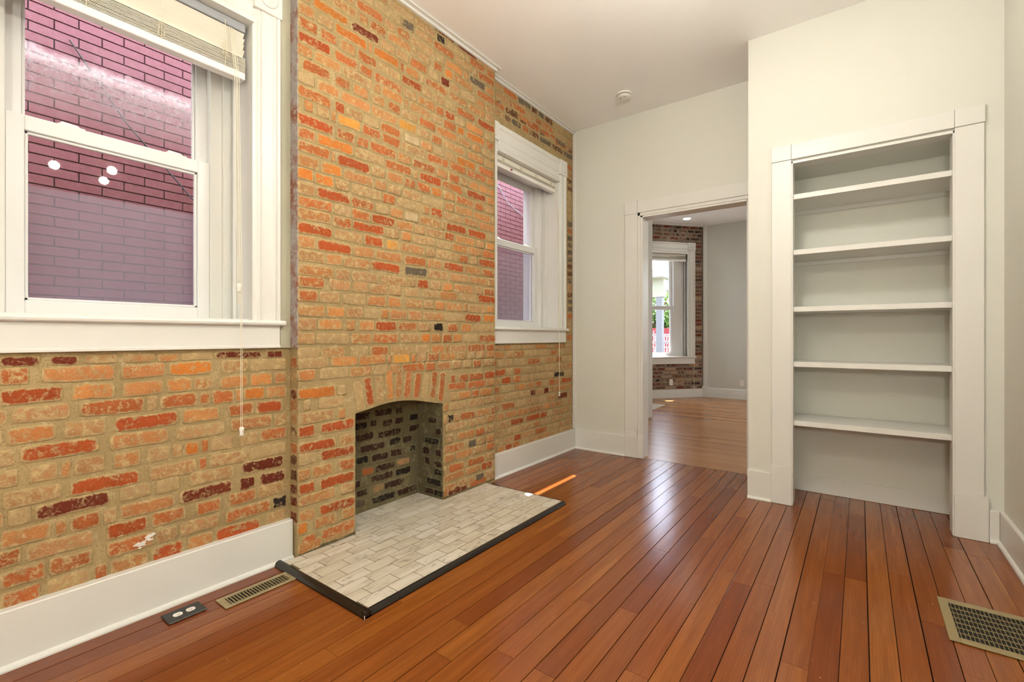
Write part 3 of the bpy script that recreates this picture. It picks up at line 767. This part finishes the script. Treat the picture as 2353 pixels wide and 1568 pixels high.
tag(bx('trim_1', M['trim'], None, (WX+.001, WX+.022, 3.026, BY-.001, H-.028, H-.001), (WX+.001, WX+.045, 3.026, BY-.001, H-.010, H-.0005), bevel=.002), 'thin white ceiling moulding over the far brick wall', kind='structure')
tag(bx('trim_2', M['trim'], None, (CX+.001, CX+.022, 1.30, 3.03, H-.028, H-.001), (CX+.001, CX+.05, 1.30, 3.045, H-.010, H-.0005), bevel=.002), 'thin white ceiling moulding over the chimney breast', kind='structure')
tag(bx('trim_3', M['trim'], None, (WX+.004, WX+.045, BY-.012, BY-.001, .206, H-.03), bevel=.003), 'narrow white corner board where brick meets plaster', kind='structure')
tag(bx('trim_4', M['plaster'], None, (WX+.0005, WX+.012, 1.270, 1.329, 1.14, H)), 'strip of old caulk between window casing and chimney', kind='structure')
# ------------------------------------------------------------------ doorway
dr = tag(empty('door_1', (-1.25, BY, 0)), 'open cased doorway to the front room', kind='structure')
T = M['trim']; yf = BY-.022
bx('casing', T, dr, (-1.892, -1.763, yf, BY-.0005, .27, 2.418), bevel=.002)
bx('casing', T, dr, (-.775, -.671, yf, BY-.0005, .27, 2.418), bevel=.002)
bx('plinth_block', T, dr, (-1.896, -1.762, yf-.004, BY-.0005, .001, .215), (-1.762, -1.705, yf+.004, BY-.0005, .001, .23), bevel=.002)
bx('plinth_block', T, dr, (-.777, -.671, yf-.004, BY-.0005, .001, .215), bevel=.002)
dr.children[-1]['label'] = 'plinth block right of the doorway'
bx('casing', T, dr, (-1.890, -1.765, yf, BY-.0005, .215, .27))
bx('casing', T, dr, (-.775, -.671, yf, BY-.0005, .215, .27))
bx('corner_block', T, dr, (-1.897, -1.763, yf-.003, BY-.0005, 2.418, 2.547), bevel=.002)
bx('head_casing', T, dr, (-1.762, -.671, yf, BY-.0005, 2.424, 2.543), bevel=.002)
bx('inner_moulding', T, dr, (-1.763, -1.735, yf+.008, BY-.0005, .23, 2.424), (-1.763, -.77, yf+.008, BY-.0005, 2.392, 2.424), bevel=.003)
bx('jamb', T, dr, (-1.735, -1.712, BY-.010, BY+.145, .001, 2.392), (-.785, -.764, BY-.010, BY+.145, .001, 2.392), (-1.735, -.764, BY-.010, BY+.145, 2.374, 2.392), bevel=.002)
tag(bx('trim_5', M['subfloor'], None, (-1.71, -.786, 4.483, 4.4915, -.018, -.0005)), 'dark seam between the two floors', kind='structure')
# ------------------------------------------------------------------ built-in bookcase
bk = tag(empty('bookcase', (.03, KY, 0)), 'white built-in shelf niche with five shelves in the right wall', 'bookcase')
yc = KY-.022
bx('casing', T, bk, (-.512, -.390, yc, KY-.0005, .275, 2.456), bevel=.002); bx('casing', T, bk, (.458, .585, yc, KY-.0005, .265, 2.456), bevel=.002)
bx('plinth_block', T, bk, (-.518, -.386, yc-.006, KY-.0005, .001, .275), bevel=.002); bx('plinth_block', T, bk, (.455, .603, yc-.008, KY-.0005, .001, .265), bevel=.002)
bx('corner_block', T, bk, (-.514, -.391, yc-.004, KY-.0005, 2.458, 2.566), bevel=.002); bx('corner_block', T, bk, (.458, .589, yc-.004, KY-.0005, 2.458, 2.566), bevel=.002)
bx('head_casing', T, bk, (-.390, .457, yc, KY-.0005, 2.458, 2.563), bevel=.002)
bx('jamb', T, bk, (-.396, -.380, yc+.006, 3.96, .001, 2.445), (.449, .462, yc+.006, 3.96, .001, 2.445), (-.396, .462, yc+.006, 3.96, 2.428, 2.446), bevel=.002)
NB = 4.295
bx('back_panel', M['wall'], bk, (-.47, .55, NB, NB+.02, 0, 2.44)); bx('side_panel', M['wall'], bk, (-.47, -.45, 3.955, NB, 0, 2.44)); bx('side_panel', M['wall'], bk, (.53, .55, 3.955, NB, 0, 2.44))
bx('top_panel', M['wall'], bk, (-.47, .55, 3.955, NB, 2.43, 2.45))
bx('kick_board', T, bk, (-.45, .53, NB-.014, NB-.0005, .001, .125), bevel=.002)
for zt in (2.217, 1.820, 1.413, 1.021, .601):
    bx('shelf', T, bk, (-.449, .529, 3.885, NB-.001, zt-.036, zt), bevel=.002)
    bx('shelf_cleat', T, bk, (-.449, .529, NB-.018, NB-.001, zt-.066, zt-.0365))
# ------------------------------------------------------------------ hearth
he = tag(empty('hearth', (-2.05, 2.07, 0)), 'tiled hearth slab with dark metal edging in front of the fireplace', 'hearth')
HX, HY0, HY1 = -1.713, 1.253, 2.895
bx('grout_bed', M['grout'], he, (-2.695, HX, AY0, AY1-.004, .0015, HZ-.0018), (CX+.001, HX, HY0, HY1+.01, .0015, HZ-.0018))
q = HZ+.003; e = .031
for nm, pts, ax, a, b in (('edge_trim', [(HX+.002, .001), (HX+e, .001), (HX+e, .008), (HX+e-.008, q-.006), (HX+.012, q), (HX+.002, q-.001)], 'y', HY0-e, HY1+.012),):
    bm = BM(); prism(bm, pts, ax, a, b); obj('edge_trim', bm, M['bronze'], he)
bm = BM(); prism(bm, [(HY0-.002, .001), (HY0-e-.006, .001), (HY0-e-.006, .008), (HY0-e+.004, q-.006), (HY0-.012, q), (HY0-.002, q-.001)], 'x', CX-.03, HX+e); obj('edge_trim', bm, M['bronze'], he)
bm = BM(); prism(bm, [(HY1+.011, .001), (HY1+.022, .001), (HY1+.022, .014), (HY1+.011, q-.001)], 'x', CX+.01, HX+e-.01); obj('edge_trim', bm, M['bronze'], he)
bm = BM(); box(bm, HX+e-.0005, HX+e+.0006, HY0-e-.0068, HY0-e-.004, .001, q-.008); o = obj('edge_joint', bm, M['plastic'], he)
TWd, TL_ = .0805, .163
ub = BM(); box(ub, -.5, .5, -.5, .5, -.5, .5)
bmesh.ops.bevel(ub, geom=[e2 for e2 in ub.edges if e2.verts[0].co.z > 0 and e2.verts[1].co.z > 0], offset=.02, segments=1, affect='EDGES')
tm = bpy.data.meshes.new('tile'); ub.to_mesh(tm); ub.free(); tm.materials.append(M['tile'])
random.seed(3); r = 0; x = HX-.003
offs = [.155, .075, .0, .115, .04, .13, .055, .15, .07, .01, .12, .03]
while x > -2.68:
    xa = max(x - TWd + .0042, -2.678); xb = x
    lo, hi = (HY0, HY1+.008) if xa > CX+.004 else (AY0+.005, AY1-.008)
    if xb > CX+.006 and xa < CX+.006: lo2, hi2, xa2 = HY0, HY1+.008, CX+.006
    else: lo2, hi2, xa2 = lo, hi, xa
    spans = [(lo2, hi2, xa2, xb)]
    if xa2 != xa: spans.append((AY0+.005, AY1-.008, xa, CX+.0055))
    for (l, h_, p0, p1) in spans:
        y = HY0 - offs[r % 12]
        while y < h_:
            a, b = max(y, l), min(y + TL_-.0042, h_)
            if b-a > .012:
                o = bpy.data.objects.new('tile', tm); C.objects.link(o); o.parent = he
                o.location = Vector(((p0+p1)/2, (a+b)/2, HZ-.006)) - he.location; o.scale = (p1-p0, b-a, .012)
            y += TL_
    x -= TWd; r += 1
# ------------------------------------------------------------------ floor registers and outlet
def register(loc, x0, x1, y0, y1, fx, fy, nb, label, cross=0):
    r = tag(empty('floor_register', (x0, y0, .001)), label, 'floor vent')
    zt = .008; z0 = .0015; b = []
    bm = BM(); box(bm, x0, x0+fx, y0, y1, z0, zt); box(bm, x1-fx, x1, y0, y1, z0, zt); box(bm, x0+fx, x1-fx, y0, y0+fy, z0, zt); box(bm, x0+fx, x1-fx, y1-fy, y1, z0, zt)
    obj('frame', bm, M['vent'], r, bevel=.002)
    bx('duct_shade_sheet', M['dark'], r, (x0+.004, x1-.004, y0+.004, y1-.004, .0011, .0014))  # flat dark sheet painted in for the shaded depth below the grille
    if not cross:
        for i in range(nb):
            y = y0+fy+(y1-y0-2*fy)*(i+.5)/nb - .0015
            bx('louver', M['vent'], r, (x0+fx, x1-fx, y, y+.0035, .002, .0072))
    else:
        for i in range(nb):
            x = x0+fx+(x1-x0-2*fx)*(i+.5)/nb
            bx('grille_bar', M['vent'], r, (x-.0008, x+.0008, y0+fy, y1-fy, .002, .0072))
        for i in range(cross):
            y = y0+fy+(y1-y0-2*fy)*(i+1)/(cross+1)
            bx('louver', M['vent'], r, (x0+fx, x1-fx, y-.0006, y+.0006, .0018, .0062))
    return r
register(0, -2.340, -2.232, .898, 1.228, .019, .030, 20, 'small olive-brown slotted floor register by the hearth')
register(0, .284, .592, 2.512, 2.892, .034, .036, 18, 'large olive-brown grid floor register near the right wall', cross=6)
po = tag(empty('floor_outlet', (-2.35, .78, .001)), 'black floor outlet plate with two ivory sockets beside the baseboard', 'outlet')
bx('cover_plate', M['black_plate'], po, (-2.396, -2.298, .708, .850, .0015, .008), bevel=.0025)
for yy in (.755, .803):
    bm = BM(); pts = []
    for i in range(20):
        a = 2*pi*i/20; pts.append((-2.347 + max(-.0155, min(.0155, .0185*cos(a))), yy + .0175*sin(a)))
    prism(bm, pts, 'z', .0081, .0098); s = obj('socket', bm, M['plastic'], po)
    bx('socket_slot', M['dark'], s, (-2.353, -2.346, yy-.006, yy-.0045, .0099, .0101), (-2.353, -2.346, yy+.0045, yy+.006, .0099, .0101), (-2.342, -2.338, yy-.002, yy+.002, .0099, .0101))
# ------------------------------------------------------------------ smoke detector
sd = tag(empty('smoke_detector', (-1.722, 4.03, H)), 'round white smoke detector on the ceiling', 'smoke detector')
bm = BM(); lathe(bm, (-1.722, 4.03, H), [(.066, -.0005), (.068, -.012), (.064, -.016)], 32); obj('base', bm, M['plastic'], sd, smooth=False)
bm = BM(); lathe(bm, (-1.722, 4.03, H), [(.056, -.020), (.060, -.024), (.058, -.036), (.050, -.043), (.022, -.046)], 32); cv = obj('cover', bm, M['plastic'], sd)
bm = BM(); lathe(bm, (-1.722, 4.03, H), [(.054, -.016), (.054, -.0205)], 32); obj('vent_slot', bm, M['dark'], sd)
bm = BM()
for a in (3.6, 4.2, 5.2): cyl(bm, (-1.722+.038*cos(a), 4.03+.038*sin(a), H-.0465), .006, .004, 10)
obj('test_button', bm, M['plaster'], cv)
# ------------------------------------------------------------------ hanging lamp (above the frame; its bulbs light the room and glint in the panes)
lx, ly, lz = -.80, .95, 2.46
lp = tag(empty('pendant_lamp', (lx, ly, H)), 'three-armed brass lamp hanging from the ceiling above the view', 'lamp')
bm = BM(); lathe(bm, (lx, ly, H), [(.07, -.0005), (.07, -.02), (.02, -.05)], 20); obj('canopy', bm, M['brass'], lp)
bm = BM(); tube(bm, [(lx, ly, H-.04), (lx, ly, lz+.1)], .009, 8); obj('stem', bm, M['brass'], lp)
EB = emis('bulb_glow', (1.0, .93, .80, 1), 170.0*LAMP_W)
for i in range(3):
    a = .6 + i*2*pi/3; ex, ey = lx+.2*cos(a), ly+.2*sin(a)
    bm = BM(); tube(bm, [(lx, ly, lz+.12), (lx+.1*cos(a), ly+.1*sin(a), lz+.06), (ex, ey, lz+.10), (ex, ey, lz+.05)], .006, 6); ar = obj('arm', bm, M['brass'], lp)
    bm = BM(); bmesh.ops.create_uvsphere(bm, u_segments=16, v_segments=10, radius=.030, matrix=Matrix.Translation((ex, ey, lz))); obj('bulb', bm, EB, ar, smooth=True)
fx = tag(empty('fill_lamp_rear', (.25, -1.5, 0)), 'added globe lamp on a brass pole behind the camera, brightening the room and ceiling', 'lamp')  # added fill lamp behind the camera, lifts the ceiling and the whole room
bm = BM(); lathe(bm, (.25, -1.5, 0), [(.14, .001), (.14, .015), (.03, .03), (.012, .05)], 28); obj('base', bm, M['brass'], fx)
bm = BM(); tube(bm, [(.25, -1.5, .04), (.25, -1.5, 1.66)], .011, 8); obj('pole', bm, M['brass'], fx)
bm = BM(); bmesh.ops.create_uvsphere(bm, u_segments=24, v_segments=14, radius=.13, matrix=Matrix.Translation((.25, -1.5, 1.78))); obj('globe_shade', bm, emis('rear_fill_glow', (1.0, .965, .88, 1), 72.0*LAMP_W), fx, smooth=True)
gp = tag(empty('fill_lamp_overhead', (-.45, 2.1, H)), 'added white globe lamp above the view, brightening the far ceiling and walls', 'lamp')  # added fill lamp above the frame for the far ceiling and walls
bm = BM(); lathe(bm, (-.45, 2.1, H), [(.06, -.0005), (.06, -.02), (.015, -.04)], 20); obj('canopy', bm, M['brass'], gp)
bm = BM(); tube(bm, [(-.45, 2.1, H-.03), (-.45, 2.1, 3.03)], .008, 8); obj('stem', bm, M['brass'], gp)
bm = BM(); bmesh.ops.create_uvsphere(bm, u_segments=24, v_segments=14, radius=.11, matrix=Matrix.Translation((-.45, 2.1, 2.93))); obj('globe_shade', bm, emis('overhead_fill_glow', (1.0, .965, .88, 1), 46.0*LAMP_W), gp, smooth=True)
# ================================================================== front room seen through the doorway
f2 = tag(bx('floor.001', M['subfloor'], None, (-3.9, 2.2, 4.4925, 10.0, -.12, -.02)), 'lighter oak plank floor of the front room', kind='structure')
random.seed(21); y = 4.494
while y < 9.9:
    y2 = y + .0885 - random.uniform(.0006, .0011)
    xs = [-3.6, random.uniform(-3, -1.2), random.uniform(-.6, 1.2), 2.05] if random.random() < .7 else [-3.6, random.uniform(-2.4, .6), 2.05]
    for a, b in zip(xs, xs[1:]): plank(f2, plank_mesh2, a, b-.0015, y, y2)
    y += .0885
A0 = Vector((-2.513, 9.794)); ang = radians(49.94); dv = Vector((cos(ang), sin(ang)))
def dpt(s, d=0):   # s metres from the corner down the slanted wall, d outward
    return (A0.x - dv.x*s - dv.y*d, A0.y - dv.y*s + dv.x*d)
tag(bx('wall_front', M['wall_grey'], None, (-2.513, .08, 9.80, 9.95, -.1, H), (1.12, 2.2, 9.80, 9.95, -.1, H), (.08, 1.12, 9.80, 9.95, -.1, .77), (.08, 1.12, 9.80, 9.95, 2.86, H)), 'pale grey wall of the front room', kind='structure')
sx3, sy3 = dpt(1.54)
tag(bx('wall_side', M['wall_grey'], None, (sx3-.3, sx3, 6.9, sy3, -.1, H), (sx3-.3, WX, 6.6, 6.9, -.1, H)), 'left wall of the front room', kind='structure')
tag(bx('wall_east', M['wall_grey'], None, (2.05, 2.2, BY+.13, 9.95, -.1, H)), 'right wall of the front room', kind='structure')
W3 = (-1.36, -.36, .808, 2.835)
dw = tag(empty('wall_bay', (A0.x, A0.y, 0), ang), 'slanted exposed brick wall of the front room', kind='structure')
bm = BM(); a, b, c, d = W3
box(bm, -1.62, a, 0, .3, -.1, H); box(bm, b, 0, 0, .3, -.1, H); box(bm, a, b, 0, .3, -.1, c-.03); box(bm, a, b, 0, .3, d+.02, H); box(bm, 0, .12, .0, .3, -.1, H)
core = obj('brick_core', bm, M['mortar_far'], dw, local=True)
random.seed(31); cnt = 0
for k in range(46):
    z = .20 + k*.0735
    if z > H-.03: break
    if z < .655: segs = [(-1.50, -.02)]
    elif z > 3.09: segs = [(-1.50, -.02)]
    else: segs = [(-.195, -.02)]
    for s0, s1 in segs:
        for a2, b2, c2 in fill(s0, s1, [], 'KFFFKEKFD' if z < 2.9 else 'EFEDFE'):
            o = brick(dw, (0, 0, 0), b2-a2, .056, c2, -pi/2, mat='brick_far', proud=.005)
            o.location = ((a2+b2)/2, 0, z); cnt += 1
w3 = build_window('window_3', (A0.x, A0.y, 0), ang, W3[0], W3[1], W3[2], W3[3], .3, .16, .04, W3[0]+.11, W3[1]-.22, 1.81, 'white window in the slanted brick wall of the front room', cas=.165, hc=.22)
w4 = build_window('added_window_4', (0, 9.80, 0), 0, .10, 1.10, .808, 2.835, .15, .06, .04, .15, 1.05, 1.81, 'added window out of sight behind the alcove, letting daylight into the front room')  # added unseen opening, brings extra daylight into the front room
for c_ in w3.children:
    if c_.name.startswith('insect'): bpy.data.objects.remove(c_); break
b3 = build_blind((A0.x, A0.y, 0), ang, W3[0]+.012, W3[1]-.012, 2.835, 2.70, 0, 'white slat blind drawn up in the front room window', cords=[(-.255, .17)], nstack=8)
bm = BM(); box(bm, -1.53, -.0, -.02, -.001, .001, .165); o = tag(obj('baseboard_bay', bm, M['trim'], None, local=True), 'white baseboard under the slanted brick wall', kind='structure'); o.location = (A0.x, A0.y, 0); o.rotation_euler[2] = ang
bm = BM(); prism(bm, [(9.80, .0), (9.775, 0), (9.775, .10), (9.780, .112), (9.776, .118), (9.782, .15), (9.778, .156), (9.786, .185), (9.792, .19), (9.80, .19)], 'x', -2.41, 2.05); tag(obj('baseboard_front', bm, M['trim']), 'moulded baseboard under the grey front room wall', kind='structure')
tag(bx('trim_6', M['trim'], None, (-2.51, -2.432, 9.765, 9.799, .22, H), (-2.525, -2.405, 9.752, 9.799, .001, .22), bevel=.003), 'white corner post in the front room', kind='structure')
bm = BM(); box(bm, -1.53, 0, -.05, -.001, H-.03, H-.0005); o = tag(obj('trim_7', bm, M['trim'], None, local=True), 'ceiling moulding over the slanted brick wall', kind='structure'); o.location = (A0.x, A0.y, 0); o.rotation_euler[2] = ang
def wall_outlet(loc, rz, label):
    e = tag(empty('wall_outlet', loc, rz), label, 'outlet')
    bm = BM(); box(bm, -.038, .038, -.007, -.001, -.06, .06); obj('cover_plate', bm, M['plastic'], e, local=True, bevel=.002)
    for z in (-.02, .02):
        bm = BM(); pts = [(max(-.015, min(.015, .0175*cos(2*pi*i/16))), z+.0155*sin(2*pi*i/16)) for i in range(16)]; prism(bm, pts, 'y', -.0085, -.0068)
        s = obj('socket', bm, M['plastic'], e, local=True)
        bm = BM(); box(bm, -.007, -.005, -.0090, -.0084, z-.004, z+.005); box(bm, .005, .007, -.0090, -.0084, z-.004, z+.005); obj('socket_slot', bm, M['dark'], s, local=True)
    return e
ox_, oy_ = dpt(.725, -.006); wall_outlet((ox_, oy_, .304), ang, 'ivory wall outlet on the slanted brick wall of the front room')
wall_outlet((-1.808, 9.80, .303), 0, 'white wall outlet low on the grey front room wall')
h2 = tag(bx('hearth', M['tile'], None, (-3.45, -2.72, 7.21, 8.16, .001, .012)), 'pale hearth corner on the front room floor', 'hearth')
rl = tag(empty('recessed_light', (-2.60, 8.99, H)), 'round recessed light in the front room ceiling', 'ceiling light')
bm = BM(); lathe(bm, (-2.60, 8.99, H), [(.085, -.0005), (.083, -.006), (.065, -.004)], 28); obj('trim_ring', bm, M['plastic'], rl)
bm = BM(); lathe(bm, (-2.60, 8.99, H), [(.064, -.0045), (.062, -.007)], 28); obj('lens', bm, emis('recessed_glow', (1, .95, .86, 1), 22), rl)
r2 = tag(empty('recessed_light', (-.2, 7.2, H)), 'added recessed light, hidden behind the alcove wall, brightening the front room', 'ceiling light')  # added unseen light, only there to brighten the front room
bm = BM(); lathe(bm, (-.2, 7.2, H), [(.085, -.0005), (.083, -.006), (.065, -.004)], 28); obj('trim_ring', bm, M['plastic'], r2)
bm = BM(); lathe(bm, (-.2, 7.2, H), [(.064, -.0045), (.062, -.007)], 28); obj('lens', bm, emis('recessed_glow', (1, .95, .86, 1), 22), r2)
f3 = tag(empty('fill_lamp_front_room', (.6, 7.6, H)), 'added round flush ceiling lamp, out of sight, brightening the front room', 'lamp')  # added fill lamp out of view, lifts the dim front room
bm = BM(); lathe(bm, (.6, 7.6, H), [(.24, -.0005), (.24, -.03), (.23, -.035)], 32); obj('base', bm, M['plastic'], f3)
bm = BM(); lathe(bm, (.6, 7.6, H), [(.22, -.035), (.21, -.07), (.15, -.10), (.04, -.115)], 32); obj('diffuser', bm, emis('front_room_fill_glow', (1.0, .95, .90, 1), 46.0), f3, smooth=True)
# ================================================================== outside
tag(bx('ground', M['ground'], None, (-40, 30, -20, 60, -1.0, -.9)), 'concrete ground outside', kind='structure')
nb = tag(empty('neighbouring_building', (-4.3, 2, -.9)), 'red painted brick building across the alley', 'building')
NX = -4.30
bx('wall', M['ext_j'], nb, (NX-.3, NX-.004, -3, 5.2, -.9, 6.6), (NX-.3, NX+.036, 5.32, 7.6, -.9, 6.6), (NX-.3, NX-.004, 5.2, 5.32, -.9, 6.6))
eb = BM(); box(eb, 0, 1, -.5, .5, -.5, .5); bmesh.ops.bevel(eb, geom=[e for e in eb.edges if e.verts[0].co.x > .5 and e.verts[1].co.x > .5], offset=.02, segments=1, affect='EDGES')
em = bpy.data.meshes.new('brick'); eb.to_mesh(em); eb.free(); em.materials.append(M['ext'])
CH, LL = .0655, .245
def ext_rows(y0, y1, z0, z1, xf, hi=None, rest=None):
    k = int(z0/CH)
    while k*CH < z1:
        y = y0 - (LL/2 if k % 2 else 0)
        while y < y1:
            a, b = max(y, y0), min(y+LL, y1)
            if b-a > .03:
                if hi(a, b, k*CH):
                    o = bpy.data.objects.new('brick', em); C.objects.link(o); o.parent = nb
                    o.location = Vector((xf-.004, (a+b)/2, k*CH)) - nb.location; o.scale = (.008, b-a-.008, CH-.009)
                else: rest.append((xf-.004, a+.004, b-.004, k*CH))
            y += LL
        k += 1
rest = []; cnts = [0]
def h1(a, b, z):
    return .50 < (a+b)/2 < 1.62 and 1.35 < z < 3.75
ext_rows(-.3, 3.0, .9, 4.4, NX, h1, rest)
h2f = lambda a, b, z: 5.35 < (a+b)/2 < 6.15 and 1.4 < z < 3.6 and (int(z/CH) % 2 == 0 or True) and z < 2.55
ext_rows(5.322, 6.6, .9, 4.4, NX+.04, h2f, rest)
ext_rows(4.4, 5.2, .9, 4.4, NX, lambda a, b, z: False, rest)
bm = BM()
for x, a, b, z in rest:
    box(bm, x, x+.008, a, b, z-CH/2+.0045, z+CH/2-.0045)
for k in range(13, 60): # returns of the projecting pier
    z = k*CH; box(bm, NX, NX+.04, 5.314, 5.321, z-CH/2+.0045, z+CH/2-.0045)
obj('outer_bricks', bm, M['ext'], nb)['kind'] = 'stuff'
bx('coping', M['ground'], nb, (NX-.34, NX+.07, -3, 7.6, 6.6, 6.66))
ct = BM(); tube(ct, [(NX+.03, .75, 3.2), (NX+.04, 1.05, 2.75), (NX+.03, 1.75, 2.0)], .005, 6); tag(obj('wall_cable', ct, M['black_plate']), 'thin dark cable slanting across the red neighbouring wall', 'cable')
ct = BM(); tube(ct, [(NX+.06, 5.25, 3.5), (NX+.07, 5.6, 3.2), (NX+.06, 6.3, 3.0)], .006, 6); tag(obj('wall_cable', ct, M['steel']), 'pale cable looping over the red wall seen in the window right of the chimney', 'cable')
# porch across the front
PY = 15.2
def px(x, y, Y=PY):     # target pixel -> point on the plane at depth Y, used only to choose sizes
    l = (x-1176.5)/1074.95; th = radians(36.628); rx = -sin(th)+l*cos(th); ry = cos(th)+l*sin(th); d = Y/ry
    return rx*d, 1.2-(y-774.17)/1074.95*d
po_ = tag(empty('porch', (-5.5, PY, -.9)), 'cream porch with dark shingle roof and grey post beyond the front window', 'porch')
xa, za = px(1493, 641); xb, zb = px(1507, 683); xc, zc = px(1521, 683); xd, zd = px(1549, 660)
bx('post', M['porch_post'], po_, (xb, xc, PY, PY+.2, -.9, zb), bevel=.01)
bx('frieze', M['porch'], po_, (xa-1.5, xc+.06, PY-.02, PY+.25, zb, za+.15), (xc-.12, xc+.06, PY+.25, PY+4.5, zb+.25, za+.15))
bm = BM(); xe, ze = px(1507, 646); xf_, zf = px(1549, 662)
# eave: gutter and sloping roof running away
v = [(xa-1.5, PY-.35, za-.02), (xe+.30, PY-.35, za-.02), (xe+.55, PY+4.8, za-.02), (xa-1.5, PY+4.8, za-.02)]
A = [bm.verts.new(p) for p in v]; B = [bm.verts.new((p[0], p[1], p[2]+.06)) for p in v]
bm.faces.new(A); bm.faces.new(B[::-1])
for i in range(4): bm.faces.new((A[i], B[i], B[(i+1) % 4], A[(i+1) % 4]))
obj('soffit', bm, M['porch'], po_)
bm = BM(); A = [bm.verts.new((p[0], p[1], p[2]+.10)) for p in v]; apex = [bm.verts.new((xe-.25, PY+.7, za+.42)), bm.verts.new((xe+.1, PY+4.0, za+.42))]
bm.faces.new((A[0], A[1], apex[0])); bm.faces.new((A[1], A[2], apex[1], apex[0])); bm.faces.new((A[2], A[3], apex[1])); bm.faces.new((A[0], apex[0], apex[1], A[3])); bm.faces.new(A[::-1])
obj('roof', bm, M['shingle'], po_)
bm = BM(); tube(bm, [(xa-1.5, PY-.38, za+.06), (xe+.33, PY-.38, za+.06), (xe+.60, PY+4.8, za+.06)], .06, 8); obj('gutter', bm, M['white_iron'], po_)
# white ornamental railing
ra = tag(empty('railing', (-6.2, 17.5, -.9)), 'white ornamental iron railing in front of the red fence outside', 'fence')
RYY = 17.5; xl, zt_ = px(1480, 769, RYY); xr, zb_ = px(1560, 812, RYY)
for nm, z in (('rail', zt_), ('rail', zt_-.32), ('rail', zb_-.05)): bx(nm, M['white_iron'], ra, (xl, xr, RYY, RYY+.03, z-.02, z+.02))
for i in range(16):
    x = xl + (xr-xl)*(i+.5)/16
    bx('picket', M['white_iron'], ra, (x-.012, x+.012, RYY, RYY+.025, -.9, zt_+ (.14 if i % 4 == 0 else 0)))
for i in range(6):
    x = xl + (xr-xl)*(i+.5)/6; bm = BM()
    for zz, rr in ((zt_-.16, .12), (zb_+.10, .13)):
        tube(bm, [(x + rr*cos(2*pi*j/14), RYY-.01, zz + rr*sin(2*pi*j/14)) for j in range(15)], .018, 5)
    obj('scroll_ring', bm, M['white_iron'], ra)
fr = tag(bx('fence_panel', M['red_paint'], None, (xl-1.2, xl+.62, 18.6, 18.7, -.9, 1.55), (xl+.75, xr+1.5, 18.6, 18.7, -.9, 1.12), (xl+.95, xl+1.25, 18.9, 19.0, -.9, 1.75)), 'bright red boarding behind the white railing', 'fence')
# trees: leaf cards on branching crowns
def tree(x, y, zc, rx_, rz_, nl, seed, label):
    rnd = random.Random(seed)
    t = tag(empty('tree', (x, y, -.9)), label, 'tree')
    bm = BM(); tube(bm, [(x, y, -.9), (x+.1, y, zc*.5), (x, y+.1, zc)], .16, 8)
    for i in range(6): a = i*1.05; tube(bm, [(x, y, zc*.6), (x+rx_*.6*cos(a), y+rx_*.6*sin(a), zc+rz_*.3)], .05, 5)
    obj('trunk', bm, M['bark'], t)
    bm = BM(); cl = [(x+rx_*rnd.uniform(-.75, .75), y+rx_*rnd.uniform(-.75, .75), zc+rz_*rnd.uniform(-.8, .8), rnd.uniform(.3, .6)) for _ in range(46)]
    for i in range(nl):
        c = rnd.choice(cl); d = Vector((rnd.gauss(0, 1), rnd.gauss(0, 1), rnd.gauss(0, 1))).normalized()*c[3]*rnd.uniform(.6, 1.1)*rx_*.42
        p = Vector(c[:3]) + d; s = rnd.uniform(.06, .12)
        u = Vector((rnd.gauss(0, 1), rnd.gauss(0, 1), rnd.gauss(0, .6))).normalized(); w = u.orthogonal().normalized()
        q = [bm.verts.new(p+u*s), bm.verts.new(p+w*s*.5+d*.02), bm.verts.new(p-u*s), bm.verts.new(p-w*s*.5)]
        bm.faces.new(q)
    m = bpy.data.meshes.new('foliage'); bmesh.ops.translate(bm, verts=bm.verts, vec=-Vector((x, y, -.9))); bm.to_mesh(m); bm.free(); m.materials.append(M['leaf'])
    o = bpy.data.objects.new('foliage', m); C.objects.link(o); o.parent = t; o['kind'] = 'stuff'
tree(-7.6, 22, 2.3, 2.0, 1.6, 9000, 1, 'bright green leafy tree behind the porch post')
tree(-12.6, 27, 2.6, 2.3, 1.9, 6000, 2, 'leafy tree beyond the railing, left of the porch post')
